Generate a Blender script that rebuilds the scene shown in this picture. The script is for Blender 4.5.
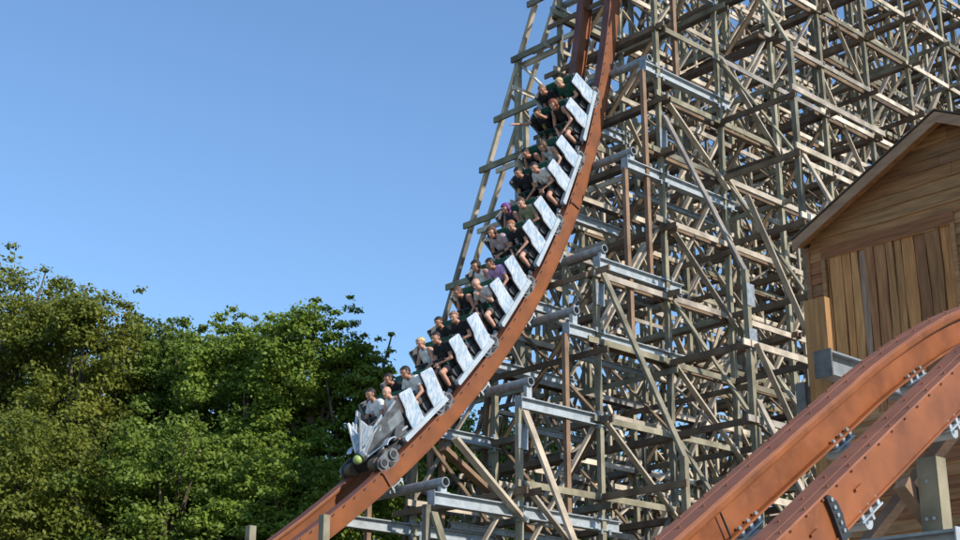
import bpy, bmesh, math, random
import numpy as np
from mathutils import Vector, Matrix

random.seed(7); rng = np.random.default_rng(7)
for o in list(bpy.data.objects): bpy.data.objects.remove(o)
scn = bpy.context.scene
col = scn.collection

# ------------------------------------------------------------------ camera, sky, sun, exposure
# world axes: x = along the coaster drop (away, right), y = across the track (away, left), z = up
F_PX, PITCH, AZ = 1450.0, math.radians(18.9), math.radians(46.7)
CAM = np.array([0.0, 0.0, 1.6])
FH = np.array([math.cos(AZ), math.sin(AZ), 0]); RT = np.array([math.sin(AZ), -math.cos(AZ), 0]); ZZ = np.array([0, 0, 1.0])
FWD = FH*math.cos(PITCH) + ZZ*math.sin(PITCH); UPV = -FH*math.sin(PITCH) + ZZ*math.cos(PITCH)
cd = bpy.data.cameras.new('camera'); cam = bpy.data.objects.new('camera', cd); col.objects.link(cam)
cd.sensor_width = 36; cd.lens = F_PX/960*36; cd.clip_start = 0.1; cd.clip_end = 3000
cam.matrix_world = Matrix(((RT[0], UPV[0], -FWD[0], CAM[0]), (RT[1], UPV[1], -FWD[1], CAM[1]), (RT[2], UPV[2], -FWD[2], CAM[2]), (0, 0, 0, 1)))
scn.camera = cam

SUN = Vector((0.17, -0.83, 0.53)).normalized()
w = bpy.data.worlds.new('World'); scn.world = w; w.use_nodes = True
nt = w.node_tree; bg = nt.nodes['Background']
sky = nt.nodes.new('ShaderNodeTexSky'); sky.sky_type = 'NISHITA'; sky.sun_disc = False
sky.sun_elevation = math.asin(SUN.z); sky.sun_rotation = math.atan2(SUN.x, SUN.y)
sky.altitude = 0; sky.air_density = 1.2; sky.dust_density = 0.0; sky.ozone_density = 6.0
nt.links.new(sky.outputs[0], bg.inputs[0]); bg.inputs[1].default_value = 0.15
sd = bpy.data.lights.new('sun', 'SUN'); sd.energy = 4.0; sd.angle = math.radians(0.53); sd.color = (1.0, 0.93, 0.82)
so = bpy.data.objects.new('sun', sd); col.objects.link(so)
so.rotation_euler = SUN.to_track_quat('Z', 'Y').to_euler(); so.location = (0, -20, 60)
scn.view_settings.view_transform = 'Standard'; scn.view_settings.look = 'None'
scn.view_settings.exposure = 0.42; scn.view_settings.gamma = 1.0
scn.view_settings.use_curve_mapping = False

def ray(px, py): return FWD + RT*(px-480)/F_PX - UPV*(py-270)/F_PX
def proj(p):
    d = np.asarray(p, float) - CAM; z = float(d @ FWD)
    if z < 0.1: z = 0.1
    return 480+F_PX*float(d @ RT)/z, 270-F_PX*float(d @ UPV)/z, z

# ------------------------------------------------------------------ materials
def mat(name, base, rough=0.7, var=0.25, scale=3.0, metal=0.0, bump=0.0, rnd=0.0, spec=0.4, tint=None, stretch=None, detail=6, wear=None):
    m = bpy.data.materials.new(name); m.use_nodes = True
    t = m.node_tree; b = t.nodes['Principled BSDF']; L = t.links
    b.inputs['Roughness'].default_value = rough; b.inputs['Metallic'].default_value = metal
    b.inputs['Specular IOR Level'].default_value = spec
    geo = t.nodes.new('ShaderNodeNewGeometry'); tc = t.nodes.new('ShaderNodeTexCoord')
    mp = t.nodes.new('ShaderNodeMapping')
    L.new(geo.outputs['Position'], mp.inputs[0])
    if stretch: mp.inputs['Scale'].default_value = stretch
    no = t.nodes.new('ShaderNodeTexNoise'); no.inputs['Scale'].default_value = scale; no.inputs['Detail'].default_value = detail
    L.new(mp.outputs[0], no.inputs['Vector'])
    rp = t.nodes.new('ShaderNodeValToRGB')
    lo = [c*(1-var) for c in base]; hi = [min(1, c*(1+var)) for c in (tint or base)]
    rp.color_ramp.elements[0].position = 0.32; rp.color_ramp.elements[0].color = (*lo, 1)
    rp.color_ramp.elements[1].position = 0.68; rp.color_ramp.elements[1].color = (*hi, 1)
    L.new(no.outputs[0], rp.inputs[0])
    out = rp.outputs[0]
    if rnd:
        oi = t.nodes.new('ShaderNodeObjectInfo')
        ad = t.nodes.new('ShaderNodeMath'); ad.operation = 'ADD'
        L.new(oi.outputs['Random'], ad.inputs[0]); L.new(geo.outputs['Random Per Island'], ad.inputs[1])
        fr = t.nodes.new('ShaderNodeMath'); fr.operation = 'FRACT'; L.new(ad.outputs[0], fr.inputs[0])
        r2 = t.nodes.new('ShaderNodeValToRGB')
        r2.color_ramp.elements[0].color = (1-rnd, 1-rnd, 1-rnd*0.9, 1)
        r2.color_ramp.elements[1].color = (1+rnd*0.6, 1+rnd*0.5, 1+rnd*0.35, 1)
        e = r2.color_ramp.elements.new(0.45); e.color = (1.0, 0.94, 0.86, 1)
        L.new(fr.outputs[0], r2.inputs[0])
        mx = t.nodes.new('ShaderNodeMixRGB'); mx.blend_type = 'MULTIPLY'; mx.inputs[0].default_value = 1
        L.new(out, mx.inputs[1]); L.new(r2.outputs[0], mx.inputs[2]); out = mx.outputs[0]
    if wear:
        wn = t.nodes.new('ShaderNodeTexNoise'); wn.inputs['Scale'].default_value = wear[1]; wn.inputs['Detail'].default_value = 9; wn.inputs['Roughness'].default_value = .7
        L.new(geo.outputs['Position'], wn.inputs['Vector'])
        wr = t.nodes.new('ShaderNodeValToRGB'); wr.color_ramp.elements[0].position = .52; wr.color_ramp.elements[1].position = .72
        L.new(wn.outputs[0], wr.inputs[0])
        wm_ = t.nodes.new('ShaderNodeMath'); wm_.operation = 'MULTIPLY'; wm_.inputs[1].default_value = wear[2]; L.new(wr.outputs[0], wm_.inputs[0])
        wx = t.nodes.new('ShaderNodeMixRGB'); wx.inputs[2].default_value = (*wear[0], 1); L.new(wm_.outputs[0], wx.inputs[0]); L.new(out, wx.inputs[1]); out = wx.outputs[0]
        rr_ = t.nodes.new('ShaderNodeMath'); rr_.operation = 'MULTIPLY_ADD'; rr_.inputs[1].default_value = .3; rr_.inputs[2].default_value = rough-.1
        L.new(wn.outputs[0], rr_.inputs[0]); L.new(rr_.outputs[0], b.inputs['Roughness'])
    L.new(out, b.inputs['Base Color'])
    if bump:
        n2 = t.nodes.new('ShaderNodeTexNoise'); n2.inputs['Scale'].default_value = scale*6; n2.inputs['Detail'].default_value = 4
        L.new(mp.outputs[0], n2.inputs['Vector'])
        bp = t.nodes.new('ShaderNodeBump'); bp.inputs['Strength'].default_value = bump; bp.inputs['Distance'].default_value = 0.02
        L.new(n2.outputs[0], bp.inputs['Height']); L.new(bp.outputs[0], b.inputs['Normal'])
    return m

def marble():
    m = mat('marbled_panel', (0.46, 0.50, 0.54), 0.45, 0.14, 4)
    t = m.node_tree; b = t.nodes['Principled BSDF']; L = t.links
    src = b.inputs['Base Color'].links[0].from_socket
    geo = t.nodes.new('ShaderNodeNewGeometry'); mp = t.nodes.new('ShaderNodeMapping'); mp.inputs['Rotation'].default_value = (0, 0.75, 0)
    mp.inputs['Scale'].default_value = (6.5, 1, 1.5); L.new(geo.outputs['Position'], mp.inputs[0])
    n = t.nodes.new('ShaderNodeTexNoise'); n.inputs['Scale'].default_value = 1.8; n.inputs['Detail'].default_value = 5; n.inputs['Distortion'].default_value = 0.8
    L.new(mp.outputs[0], n.inputs['Vector'])
    r = t.nodes.new('ShaderNodeValToRGB'); e = r.color_ramp.elements
    e[0].position = 0.445; e[0].color = (0, 0, 0, 1); e[1].position = 0.57; e[1].color = (0, 0, 0, 1)
    k = r.color_ramp.elements.new(0.50); k.color = (1, 1, 1, 1)
    L.new(n.outputs[0], r.inputs[0])
    mx = t.nodes.new('ShaderNodeMixRGB'); mx.inputs[2].default_value = (0.16, 0.29, 0.42, 1)
    mu = t.nodes.new('ShaderNodeMath'); mu.operation = 'MULTIPLY'; mu.inputs[1].default_value = 0.95
    L.new(r.outputs[0], mu.inputs[0]); L.new(mu.outputs[0], mx.inputs[0]); L.new(src, mx.inputs[1]); L.new(mx.outputs[0], b.inputs['Base Color'])
    return m

M = dict(
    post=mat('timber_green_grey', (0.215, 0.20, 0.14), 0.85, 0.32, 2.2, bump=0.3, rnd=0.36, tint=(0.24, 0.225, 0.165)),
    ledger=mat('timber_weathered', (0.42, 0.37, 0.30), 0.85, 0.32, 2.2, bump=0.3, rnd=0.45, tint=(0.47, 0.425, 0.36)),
    cross=mat('timber_brown_shaded', (0.16, 0.113, 0.074), 0.85, 0.35, 2.2, bump=0.3, rnd=0.42),  # browner timber, base colour darkened further in place of shade inside the trestle
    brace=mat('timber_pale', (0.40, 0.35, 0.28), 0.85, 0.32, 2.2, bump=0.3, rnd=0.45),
    fresh=mat('timber_reddish', (0.225, 0.145, 0.095), 0.8, 0.25, 3, bump=0.3, rnd=0.2),
    galv=mat('galvanised_steel', (0.36, 0.395, 0.415), 0.5, 0.16, 5, metal=0.25, spec=0.5, wear=((.16, .15, .13), 4, .5)),
    dgalv=mat('dull_steel', (0.26, 0.28, 0.29), 0.5, 0.25, 7, metal=0.4),
    dark=mat('black_steel', (0.022, 0.023, 0.025), 0.5, 0.3, 8),
    bog=mat('bogie_steel', (0.15, 0.155, 0.16), 0.5, 0.3, 9, metal=0.4),
    clip=mat('bolt_steel', (0.13, 0.12, 0.11), 0.6, 0.3, 9, metal=0.3),
    web=mat('track_paint_orange', (0.195, 0.056, 0.012), 0.5, 0.26, 2.5, tint=(0.225, 0.068, 0.017), bump=0.06, spec=0.35, wear=((.30, .125, .06), 16, .35)),
    plate=mat('track_plate_brown', (0.26, 0.098, 0.050), 0.5, 0.22, 2.0, bump=0.05, spec=0.35, wear=((.13, .07, .05), 5, .5)),
    web2=mat('drop_paint_brown', (0.20, 0.060, 0.014), 0.5, 0.26, 1.6, bump=0.04, spec=0.35, wear=((.13, .05, .025), 3, .55)),
    plate2=mat('drop_plate_brown', (0.17, 0.062, 0.036), 0.45, 0.2, 2.0),
    sill=mat('grey_blue_sill', (0.40, 0.45, 0.48), 0.4, 0.12, 5, metal=0.2),
    rim=mat('silver_trim', (0.55, 0.57, 0.59), 0.35, 0.1, 5, metal=0.5),
    shell=mat('charcoal_shell', (0.075, 0.08, 0.085), 0.5, 0.3, 4),
    green=mat('green_seat_pad', (0.009, 0.085, 0.055), 0.55, 0.25, 5),
    rubber=mat('wheel_tread', (0.10, 0.075, 0.05), 0.6, 0.3, 6),
    lampg=mat('pale_green_ball', (0.33, 0.42, 0.14), 0.4, 0.1, 6),
    silver=mat('nose_silver', (0.24, 0.26, 0.275), 0.3, 0.4, 6, metal=0.7),
    roof=mat('roof_boards', (0.10, 0.075, 0.055), 0.85, 0.3, 4, bump=0.3),
    fascia=mat('fascia_board', (0.33, 0.195, 0.11), 0.8, 0.25, 3, bump=0.3, stretch=(1, .5, 3)),
    bark=mat('tree_bark', (0.12, 0.09, 0.065), 0.95, 0.35, 4, bump=0.5),
    ground=mat('grass_ground', (0.07, 0.085, 0.035), 1.0, 0.4, 0.6, bump=0.6, tint=(0.10, 0.09, 0.05)),
    bounce_gravel=mat('pale_bounce_gravel', (0.40, 0.35, 0.28), 0.95, 0.25, 6, bump=0.5),  # kept pale so the added ground sheet throws sunlight upward
    marble=marble(),
)
def plank_mat(name, base, tint=None, vert=False, rnd=0.35):
    return mat(name, base, 0.8, 0.30, 2.2, bump=0.5, rnd=rnd, tint=tint, stretch=((9, 9, .8) if vert else (9, .8, 9)), detail=9)
M['clap'] = [plank_mat('clapboard_%s' % n, b) for n, b in (('brown', (0.300, 0.146, 0.059)), ('tan', (0.360, 0.194, 0.082)), ('red', (0.264, 0.110, 0.046)), ('dark', (0.232, 0.120, 0.058)))]
M['plank'] = [plank_mat('door_plank_%s' % n, b, vert=True) for n, b in (('tan', (0.496, 0.248, 0.092)), ('ochre', (0.432, 0.200, 0.070)), ('brown', (0.304, 0.138, 0.056)), ('grey', (0.368, 0.252, 0.172)))]
M['orangewood'] = plank_mat('post_board_tan', (.36, .19, .07), vert=True, rnd=0.1)

# ------------------------------------------------------------------ mesh helpers
def wm(o):
    m = o.matrix_basis.copy()
    while o.parent is not None:
        m = o.parent.matrix_basis @ m; o = o.parent
    return m
def tag(o, label=None, cat=None, group=None, kind=None):
    if label: o['label'] = label
    if cat: o['category'] = cat
    if group: o['group'] = group
    if kind: o['kind'] = kind
    return o
def empty(name, loc=(0, 0, 0), **k):
    o = bpy.data.objects.new(name, None); o.empty_display_size = 0.3; col.objects.link(o); o.location = loc
    o.matrix_basis = Matrix.Translation(loc)
    return tag(o, **k)
class MB:
    def __init__(s): s.v = []; s.f = []; s.mi = []
    def add(s, vs, fs, mi=0):
        n = len(s.v); s.v += [tuple(v) for v in vs]; s.f += [tuple(i+n for i in f) for f in fs]; s.mi += [mi]*len(fs); return s
    def box(s, a, b, mi=0):
        x0, y0, z0 = a; x1, y1, z1 = b
        return s.add([(x0,y0,z0),(x1,y0,z0),(x1,y1,z0),(x0,y1,z0),(x0,y0,z1),(x1,y0,z1),(x1,y1,z1),(x0,y1,z1)],
                     [(0,3,2,1),(4,5,6,7),(0,1,5,4),(1,2,6,5),(2,3,7,6),(3,0,4,7)], mi)
    def beam(s, p0, p1, wd, ht, up=(0,0,1), mi=0):
        m = beam_matrix(p0, p1, wd, ht, up)
        return s.add([m @ Vector(c) for c in CUBE_V], CUBE_F, mi)
    def tube(s, pts, r, n=10, caps=True, mi=0, hollow=False):
        pts = [Vector(p) for p in pts]; rs = r if isinstance(r, (list, tuple)) else [r]*len(pts)
        base = len(s.v); prev = None
        for i, p in enumerate(pts):
            t = (pts[min(i+1, len(pts)-1)]-pts[max(i-1, 0)]).normalized()
            if prev is None:
                a = Vector((0,0,1)) if abs(t.z) < .9 else Vector((1,0,0)); u = t.cross(a).normalized()
            else: u = (prev-t*prev.dot(t)).normalized()
            prev = u; v = t.cross(u)
            for k in range(n):
                a = 2*math.pi*k/n; q = p+(u*math.cos(a)+v*math.sin(a))*rs[i]; s.v.append(tuple(q))
        for i in range(len(pts)-1):
            for k in range(n):
                s.f.append((base+i*n+k, base+i*n+(k+1)%n, base+(i+1)*n+(k+1)%n, base+(i+1)*n+k)); s.mi.append(mi)
        if caps:
            s.f.append(tuple(base+k for k in range(n))[::-1]); s.mi.append(mi)
            e = base+(len(pts)-1)*n; s.f.append(tuple(e+k for k in range(n))); s.mi.append(mi)
        return s
    def prism(s, poly, frame, d0, d1, mi=0):     # poly in local (x,z); extruded along local y from d0 to d1
        n = len(poly)
        vs = [frame @ Vector((x, d0, z)) for x, z in poly]+[frame @ Vector((x, d1, z)) for x, z in poly]
        fs = [tuple(range(n)), tuple(range(2*n-1, n-1, -1))]+[(i, i+n, (i+1)%n+n, (i+1)%n) for i in range(n)]
        return s.add(vs, fs, mi)
    def sphere(s, c, r, seg=12, ring=8, mi=0, sc=(1,1,1)):
        base = len(s.v); c = Vector(c)
        for i in range(ring+1):
            a = math.pi*i/ring
            for k in range(seg):
                b = 2*math.pi*k/seg; s.v.append((c.x+r*sc[0]*math.sin(a)*math.cos(b), c.y+r*sc[1]*math.sin(a)*math.sin(b), c.z+r*sc[2]*math.cos(a)))
        for i in range(ring):
            for k in range(seg):
                s.f.append((base+i*seg+k, base+(i+1)*seg+k, base+(i+1)*seg+(k+1)%seg, base+i*seg+(k+1)%seg)); s.mi.append(mi)
        return s
    def xf(s, m):
        s.v = [tuple(m @ Vector(v)) for v in s.v]; return s
    def build(s, name, mats, parent=None, smooth=False, local=False, fix=True):
        # vertices are in world space (local=False) or in the parent's space (local=True)
        me = bpy.data.meshes.new(name)
        c = Vector((0, 0, 0))
        if s.v:
            A = np.array(s.v); c = Vector((A.min(0)+A.max(0))/2)
        me.from_pydata([tuple(Vector(v)-c) for v in s.v], [], s.f)
        if fix:
            bm = bmesh.new(); bm.from_mesh(me); bmesh.ops.recalc_face_normals(bm, faces=bm.faces); bm.to_mesh(me); bm.free()
        mats = mats if isinstance(mats, (list, tuple)) else [mats]
        for m in mats: me.materials.append(m)
        if len(mats) > 1: me.polygons.foreach_set('material_index', s.mi)
        if smooth: me.polygons.foreach_set('use_smooth', [True]*len(me.polygons))
        o = bpy.data.objects.new(name, me); col.objects.link(o)
        if parent is not None:
            o.parent = parent
            mtx = Matrix.Translation(c) if local else wm(parent).inverted() @ Matrix.Translation(c)
        else: mtx = Matrix.Translation(c)
        o.matrix_basis = mtx
        return o
CUBE_V = [(-.5,-.5,-.5),(.5,-.5,-.5),(.5,.5,-.5),(-.5,.5,-.5),(-.5,-.5,.5),(.5,-.5,.5),(.5,.5,.5),(-.5,.5,.5)]
CUBE_F = [(0,3,2,1),(4,5,6,7),(0,1,5,4),(1,2,6,5),(2,3,7,6),(3,0,4,7)]
def beam_matrix(p0, p1, wd, ht, up=(0,0,1)):
    p0 = Vector(p0); p1 = Vector(p1); x = (p1-p0); L = x.length; x = x/L
    up = Vector(up); y = up.cross(x)
    if y.length < 1e-4: y = Vector((0,1,0)).cross(x)
    y.normalize(); z = x.cross(y)
    c = (p0+p1)/2
    return Matrix(((x.x*L, y.x*wd, z.x*ht, c.x), (x.y*L, y.y*wd, z.y*ht, c.y), (x.z*L, y.z*wd, z.z*ht, c.z), (0,0,0,1)))
def unit_cube(name, m):
    me = bpy.data.meshes.new(name); me.from_pydata(CUBE_V, [], CUBE_F); me.materials.append(m); return me
def place(name, me, mtx, parent=None, local=False):
    o = bpy.data.objects.new(name, me); col.objects.link(o)
    if parent is not None:
        o.parent = parent; o.matrix_basis = mtx if local else wm(parent).inverted() @ mtx
    else: o.matrix_basis = mtx
    return o
IBEAM = lambda wd, ht, t=.022: [(-wd/2,ht/2),(wd/2,ht/2),(wd/2,ht/2-t),(t/2,ht/2-t),(t/2,-ht/2+t),(wd/2,-ht/2+t),(wd/2,-ht/2),(-wd/2,-ht/2),(-wd/2,-ht/2+t),(-t/2,-ht/2+t),(-t/2,ht/2-t),(-wd/2,ht/2-t)]
def ibeam(mb, p0, p1, wd, ht, mi=0):
    m = beam_matrix(p0, p1, 1, 1); n = 12; pr = IBEAM(wd, ht)
    vs = [m @ Vector((s, a, b)) for s in (-.5, .5) for a, b in pr]
    q = [(0,1,2,11),(2,3,10,11),(3,4,9,10),(4,5,8,9),(5,6,7,8)]
    fs = [(i, (i+1)%n, (i+1)%n+n, i+n) for i in range(n)]+[f[::-1] for f in q]+[tuple(i+n for i in f) for f in q]
    return mb.add(vs, fs, mi)

# ------------------------------------------------------------------ ground
g = MB(); N = 40; S = 900
for i in range(N+1):
    for j in range(N+1):
        x = -S+2*S*i/N; y = -S+2*S*j/N; g.v.append((x, y, 0.0))
for i in range(N):
    for j in range(N): g.f.append((i*(N+1)+j, (i+1)*(N+1)+j, (i+1)*(N+1)+j+1, i*(N+1)+j+1)); g.mi.append(0)
tag(g.build('ground', M['ground'], fix=False), kind='structure')

g = MB(); n = 56  # pale sheet outside the view, added to bounce sunlight onto house, trestle and rails
g.v.append((6, -2, .006))
for i in range(n):
    a = 2*math.pi*i/n; r = 26+4*math.sin(3*a+1)+2.5*math.sin(5*a); g.v.append((6+r*1.15*math.cos(a), -2+r*math.sin(a)*.92, .006))
g.f = [(0, 1+i, 1+(i+1) % n) for i in range(n)]; g.mi = [0]*n
tag(g.build('bounce_gravel_sheet', M['bounce_gravel'], fix=False), kind='structure')

# ------------------------------------------------------------------ the drop: track curve in the x-z plane
CR = [-2.3285451192227258e-05, 0.002500496572427295, -0.11211443417792752, 2.426078513774074, 6.766450323511688]
YN, YF, GA = 23.0, 24.29, 23.645            # outer faces of near and far rail, track centre
RD = 0.40                                    # rail depth
def drop_curve():
    zs = np.linspace(21.5, 5.0, 120); xs = np.polyval(CR, zs)
    pts = [(x, z) for x, z in zip(xs, zs)]
    # upwards: steep, then over the crest
    a = math.radians(81.7); x, z = pts[0]; up = []
    for i in range(14): x += math.cos(a)*.25; z += math.sin(a)*.25; up.append((x, z))
    st = .25
    while a > 0.02:
        a -= st/5.5; x += math.cos(a)*st; z += math.sin(a)*st; up.append((x, z))
    for i in range(8): x += .5; up.append((x, z))
    pts = up[::-1]+pts
    # downwards: pull-out into the valley
    a = math.radians(34); x, z = pts[-1]
    while a > 0.02:
        x -= math.cos(a)*.25; z -= math.sin(a)*.25; a -= .25/14; pts.append((x, z))
    for i in range(20): x -= .5; pts.append((x, z))
    P = np.array(pts)
    T = np.gradient(P, axis=0); T /= np.linalg.norm(T, axis=1)[:, None]
    Nn = np.stack([T[:, 1], -T[:, 0]], 1)     # t=(-c,-s) -> n=(-s,c)
    P = P+Nn*RD                               # running surface
    s = np.concatenate([[0], np.cumsum(np.linalg.norm(np.diff(P, axis=0), axis=1))])
    return P, s
DP, DS = drop_curve()
def drop_at(s):
    return np.array([np.interp(s, DS, DP[:, 0]), np.interp(s, DS, DP[:, 1])])
def drop_frame(s0, s1=None, y=GA):
    s1 = s1 or s0+.2
    a = drop_at(s0); b = drop_at(s1); t = (b-a)/np.linalg.norm(b-a); n = np.array([t[1], -t[0]])
    return Matrix(((t[0], 0, n[0], a[0]), (0, -1, 0, y), (t[1], 0, n[1], a[1]), (0, 0, 0, 1)))
def s_of(x, z):
    d = np.hypot(DP[:, 0]-x, DP[:, 1]-z); return DS[int(np.argmin(d))]

def sweep(mb, prof, P, y0, sgn, mi=0):
    # prof: closed polygon (lat, h); lat>0 towards the track centre; swept along running-surface polyline P (x,z)
    T = np.gradient(P, axis=0); T /= np.linalg.norm(T, axis=1)[:, None]; Nn = np.stack([T[:, 1], -T[:, 0]], 1)
    if Nn[:, 1].mean() < 0: Nn = -Nn
    n = len(prof); base = len(mb.v)
    for p, nn in zip(P, Nn):
        for l, h in prof: mb.v.append((p[0]+nn[0]*h, y0+sgn*l, p[1]+nn[1]*h))
    for i in range(len(P)-1):
        for k in range(n): mb.f.append((base+i*n+k, base+i*n+(k+1)%n, base+(i+1)*n+(k+1)%n, base+(i+1)*n+k)); mb.mi.append(mi)
    mb.f.append(tuple(base+k for k in range(n))); mb.mi.append(mi)
    e = base+(len(P)-1)*n; mb.f.append(tuple(e+k for k in range(n))[::-1]); mb.mi.append(mi)
    return mb
# profile pieces of a rail: a running plate with an inner lip, a web and a bottom flange
def rail(name, P, y0, sgn, depth, mplate, mweb, parent, label=None):
    pl = MB(); sweep(pl, [(0, 0), (.085, 0), (.09, -.006), (.095, 0), (.24, 0), (.24, -.018), (0, -.018)], P, y0, sgn)
    o = MB(); sweep(o, [(.012, -.0185), (.165, -.0185), (.165, -depth+.02), (.225, -depth+.02), (.225, -depth), (0, -depth), (0, -depth+.02), (.012, -depth+.02)], P, y0, sgn)
    r = o.build('rail', mweb, parent)
    sweep(MB(), [], P[:2], 0, 1) if False else None
    pl.build('running_plate', mplate, r)
    lp = MB(); sweep(lp, [(.166, -.0195), (.238, -.0195), (.243, -.035), (.243, -.075), (.236, -.09), (.166, -.095)], P, y0, sgn)
    lp.build('guide_lip', mweb, r)
    return r
track = empty('coaster_drop_track', (12, GA, 0), label='rust brown twin-rail steel track plunging down the steep drop under the train', cat='roller coaster track')
sel = DP[::2]
rail('rail', sel, YN, 1, RD, M['plate2'], M['web2'], track)
rail('rail', sel, YF, -1, RD, M['plate2'], M['web2'], track)

# tube ties with saddles, and the steel beams that carry them
TUBES = [(27.10, 22.35, 26.95, 29.75), (26.52, 19.15, 26.36, 30.0), (25.74, 16.28, 25.5, 29.95), (24.54, 13.38, 24.36, 27.5), (23.5, 11.62, 23.25, 27.5), (21.98, 9.66, 21.7, 24.85), (19.49, 7.12, 19.2, 24.85)]
BZ = [21.95, 18.82, 15.83, 12.94, 11.07, 9.08, 6.70]
YB, YB2 = 21.8, 25.25
CLIP = bpy.data.meshes.new('beam_clip'); _c = MB().box((-.035, -.06, -.06), (.035, .02, .06)); CLIP.from_pydata(_c.v, [], _c.f); CLIP.materials.append(M['dgalv'])
for (tx, tz, xl, xr), bz in zip(TUBES, BZ):
    t = MB(); r0, r1, n = .104, .082, 20
    tz -= .07; ya, yb = YB-.11, YB2+.25
    ring = lambda y, r: [(tx+r*math.cos(2*math.pi*k/n), y, tz+r*math.sin(2*math.pi*k/n)) for k in range(n)]
    vs = ring(ya, r0)+ring(yb, r0)+ring(ya, r1)+ring(yb, r1); fs = []
    for k in range(n):
        q = (k+1) % n
        fs += [(k, q, n+q, n+k), (2*n+q, 2*n+k, 3*n+k, 3*n+q), (q, k, 2*n+k, 2*n+q), (n+k, n+q, 3*n+q, 3*n+k)]
    t.add(vs, fs); tie = t.build('tie_tube', M['dgalv'], track, smooth=False)
    for yy in (YB, YB2):
        s = MB(); top = bz+.13
        s.box((tx-.13, yy-.09, top+.001), (tx+.13, yy+.09, top+.02)); s.box((tx-.08, yy-.05, top+.02), (tx+.08, yy+.05, tz-.085))
        s.build('saddle', M['galv'], tie)
    s = drop_frame(s_of(tx-.3, tz+.3))
    for yy in (YN+.06, YN+.2, YF-.06, YF-.2):     # clamps between rail and tie
        c = MB()
        for dx in (-.16, .14):
            c.box((dx, -.03, -RD-.12), (dx+.05, .03, -RD-.004)); c.tube([(dx+.025, 0, -RD-.17), (dx+.025, 0, -RD-.10)], .02, 6)
        c.box((-.18, -.04, -RD-.055), (.2, .04, -RD-.03))
        c.xf(Matrix(s)); dy = yy-GA
        c.v = [(x, y+dy, z) for x, y, z in c.v]; c.build('clamp', M['galv'], tie)
    for yy, ext in ((YB, 0), (YB2, -.3)):
        b = MB(); ibeam(b, (xl+ext, yy, bz), (xr+ext, yy, bz), .20, .26); st = b.build('steel_beam', M['galv'], track)
        k = MB(); k.box((xl+ext-.012, yy-.11, bz-.16), (xl+ext-.001, yy+.11, bz+.16)); k.build('end_plate', M['dgalv'], st)
        for kk in range(-4, 8):
            px = 26.92+2.615*kk
            if xl < px < xr-.0:
                for dx in (-.13, .13):
                    for dz in (-.16, .15):
                        place('beam_clip', CLIP, Matrix.Translation((px+dx, yy-.06, bz+dz)), st)
# thinner grey steel struts under the tie ends
for (tx, tz, xl, xr), bz in list(zip(TUBES, BZ))[1:]:
    m = MB(); ibeam(m, (xl+1.0, YB+.5, bz-.38), (xr-.35, YB+.5, bz-.38), .1, .14); m.build('strut_beam', M['dgalv'], track)
# bolts along the lower flange of the near rail, splice plates
boltm = MB().tube([(0, 0, 0), (0, 0, .035)], .016, 6)
bm_me = bpy.data.meshes.new('bolt'); bm_me.from_pydata(boltm.v, [], boltm.f); bm_me.materials.append(M['clip'])
for k in range(60):
    f = drop_frame(s_of(26.7, 20.5)+k*.33)
    yo = YN-GA
    place('bolt', bm_me, f @ Matrix.Translation((0, -(yo)-.014+.03, -.05)) @ Matrix.Rotation(-math.pi/2, 4, 'X'), track)
for sx, sz in ((24.75, 15.0), (19.0, 7.3)):
    f = drop_frame(s_of(sx, sz)); c = MB(); c.box((-.03, .645, -RD+.03), (.03, .672, -.03)); c.box((-.05, .645, -.06), (.06, .69, -.02))
    c.xf(f); c.build('splice_plate', M['plate2'], track)

# ------------------------------------------------------------------ timber lattice
lat = empty('timber_trestle', (30, 24, 0), label='tall weathered timber trestle of posts, ledgers and braces carrying the drop', cat='trestle')
T = {'post': [], 'ledger': [], 'cross_beam': [], 'brace': []}
def tb(kind, p0, p1, wd, ht, m, up=(0, 0, 1)):
    a, b, z = proj((np.array(p0)+np.array(p1))/2)
    if a > 1250 or b < -330: return
    T[kind].append((p0, p1, wd, ht, m, up))
j = lambda s=.006: random.uniform(-s, s)
PIT = 2.615
BX = lambda k: 26.92+PIT*k
LEV = [1.9, 3.7, 5.5, 7.3, 9.1, 10.9, 12.65, 14.6, 16.5, 18.15, 20.1, 21.8, 23.6, 25.4, 27.2, 29.0, 30.8, 32.6]
TOP = {-5: 4.2, -4: 4.9, -3: 6.55, -2: 8.95, -1: 12.8, 0: 26.0}
top = lambda k: TOP.get(k, 33.6)
def yb_far(k, z):          # far-side raking post
    if k <= -1: return 25.25+.10*max(0, top(k)-z)
    if k == 0: return 26.9+.44*(21.1-z)
    if k == 1: return 29.2+.48*(21.6-z)
    return 29.2+1.9*(k-1)+.46*(21.6-z)
KS = list(range(-5, 15))
ROWS = [21.8, 25.25, 27.0, 29.2, 31.4, 33.6]
def row_top(k, y):
    if y <= 25.3: return top(k)
    if k in (0, 1): return (20.5 if y == 27.0 else 9.5)
    if k < 0: return 0
    z = 21.6-(y-(29.2+1.9*max(0, k-1)))/.47
    return max(0, min(33.6, z))
# posts
for k in KS:
    x = BX(k)
    for y in ROWS:
        zt = row_top(k, y)
        if zt < 2: continue
        cuts = [0]; z = random.uniform(3.2, 5.0)
        while z < zt-1.2: cuts.append(z); z += random.uniform(3.6, 5.4)
        cuts.append(zt)
        for a, b in zip(cuts[:-1], cuts[1:]):
            tb('post', (x+j(.01), y+j(.01), a+.002), (x+j(.01), y+j(.01), b), .128, .125, 'post', (1, 0, 0))
tb('post', (BX(-4)+.08, 21.8, 4.902), (BX(-4)+.08, 21.8, 6.06), .15, .15, 'post', (1, 0, 0)); tb('post', (14.9, 21.8, 0), (14.9, 21.8, 5.68), .14, .14, 'post', (1, 0, 0))
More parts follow.
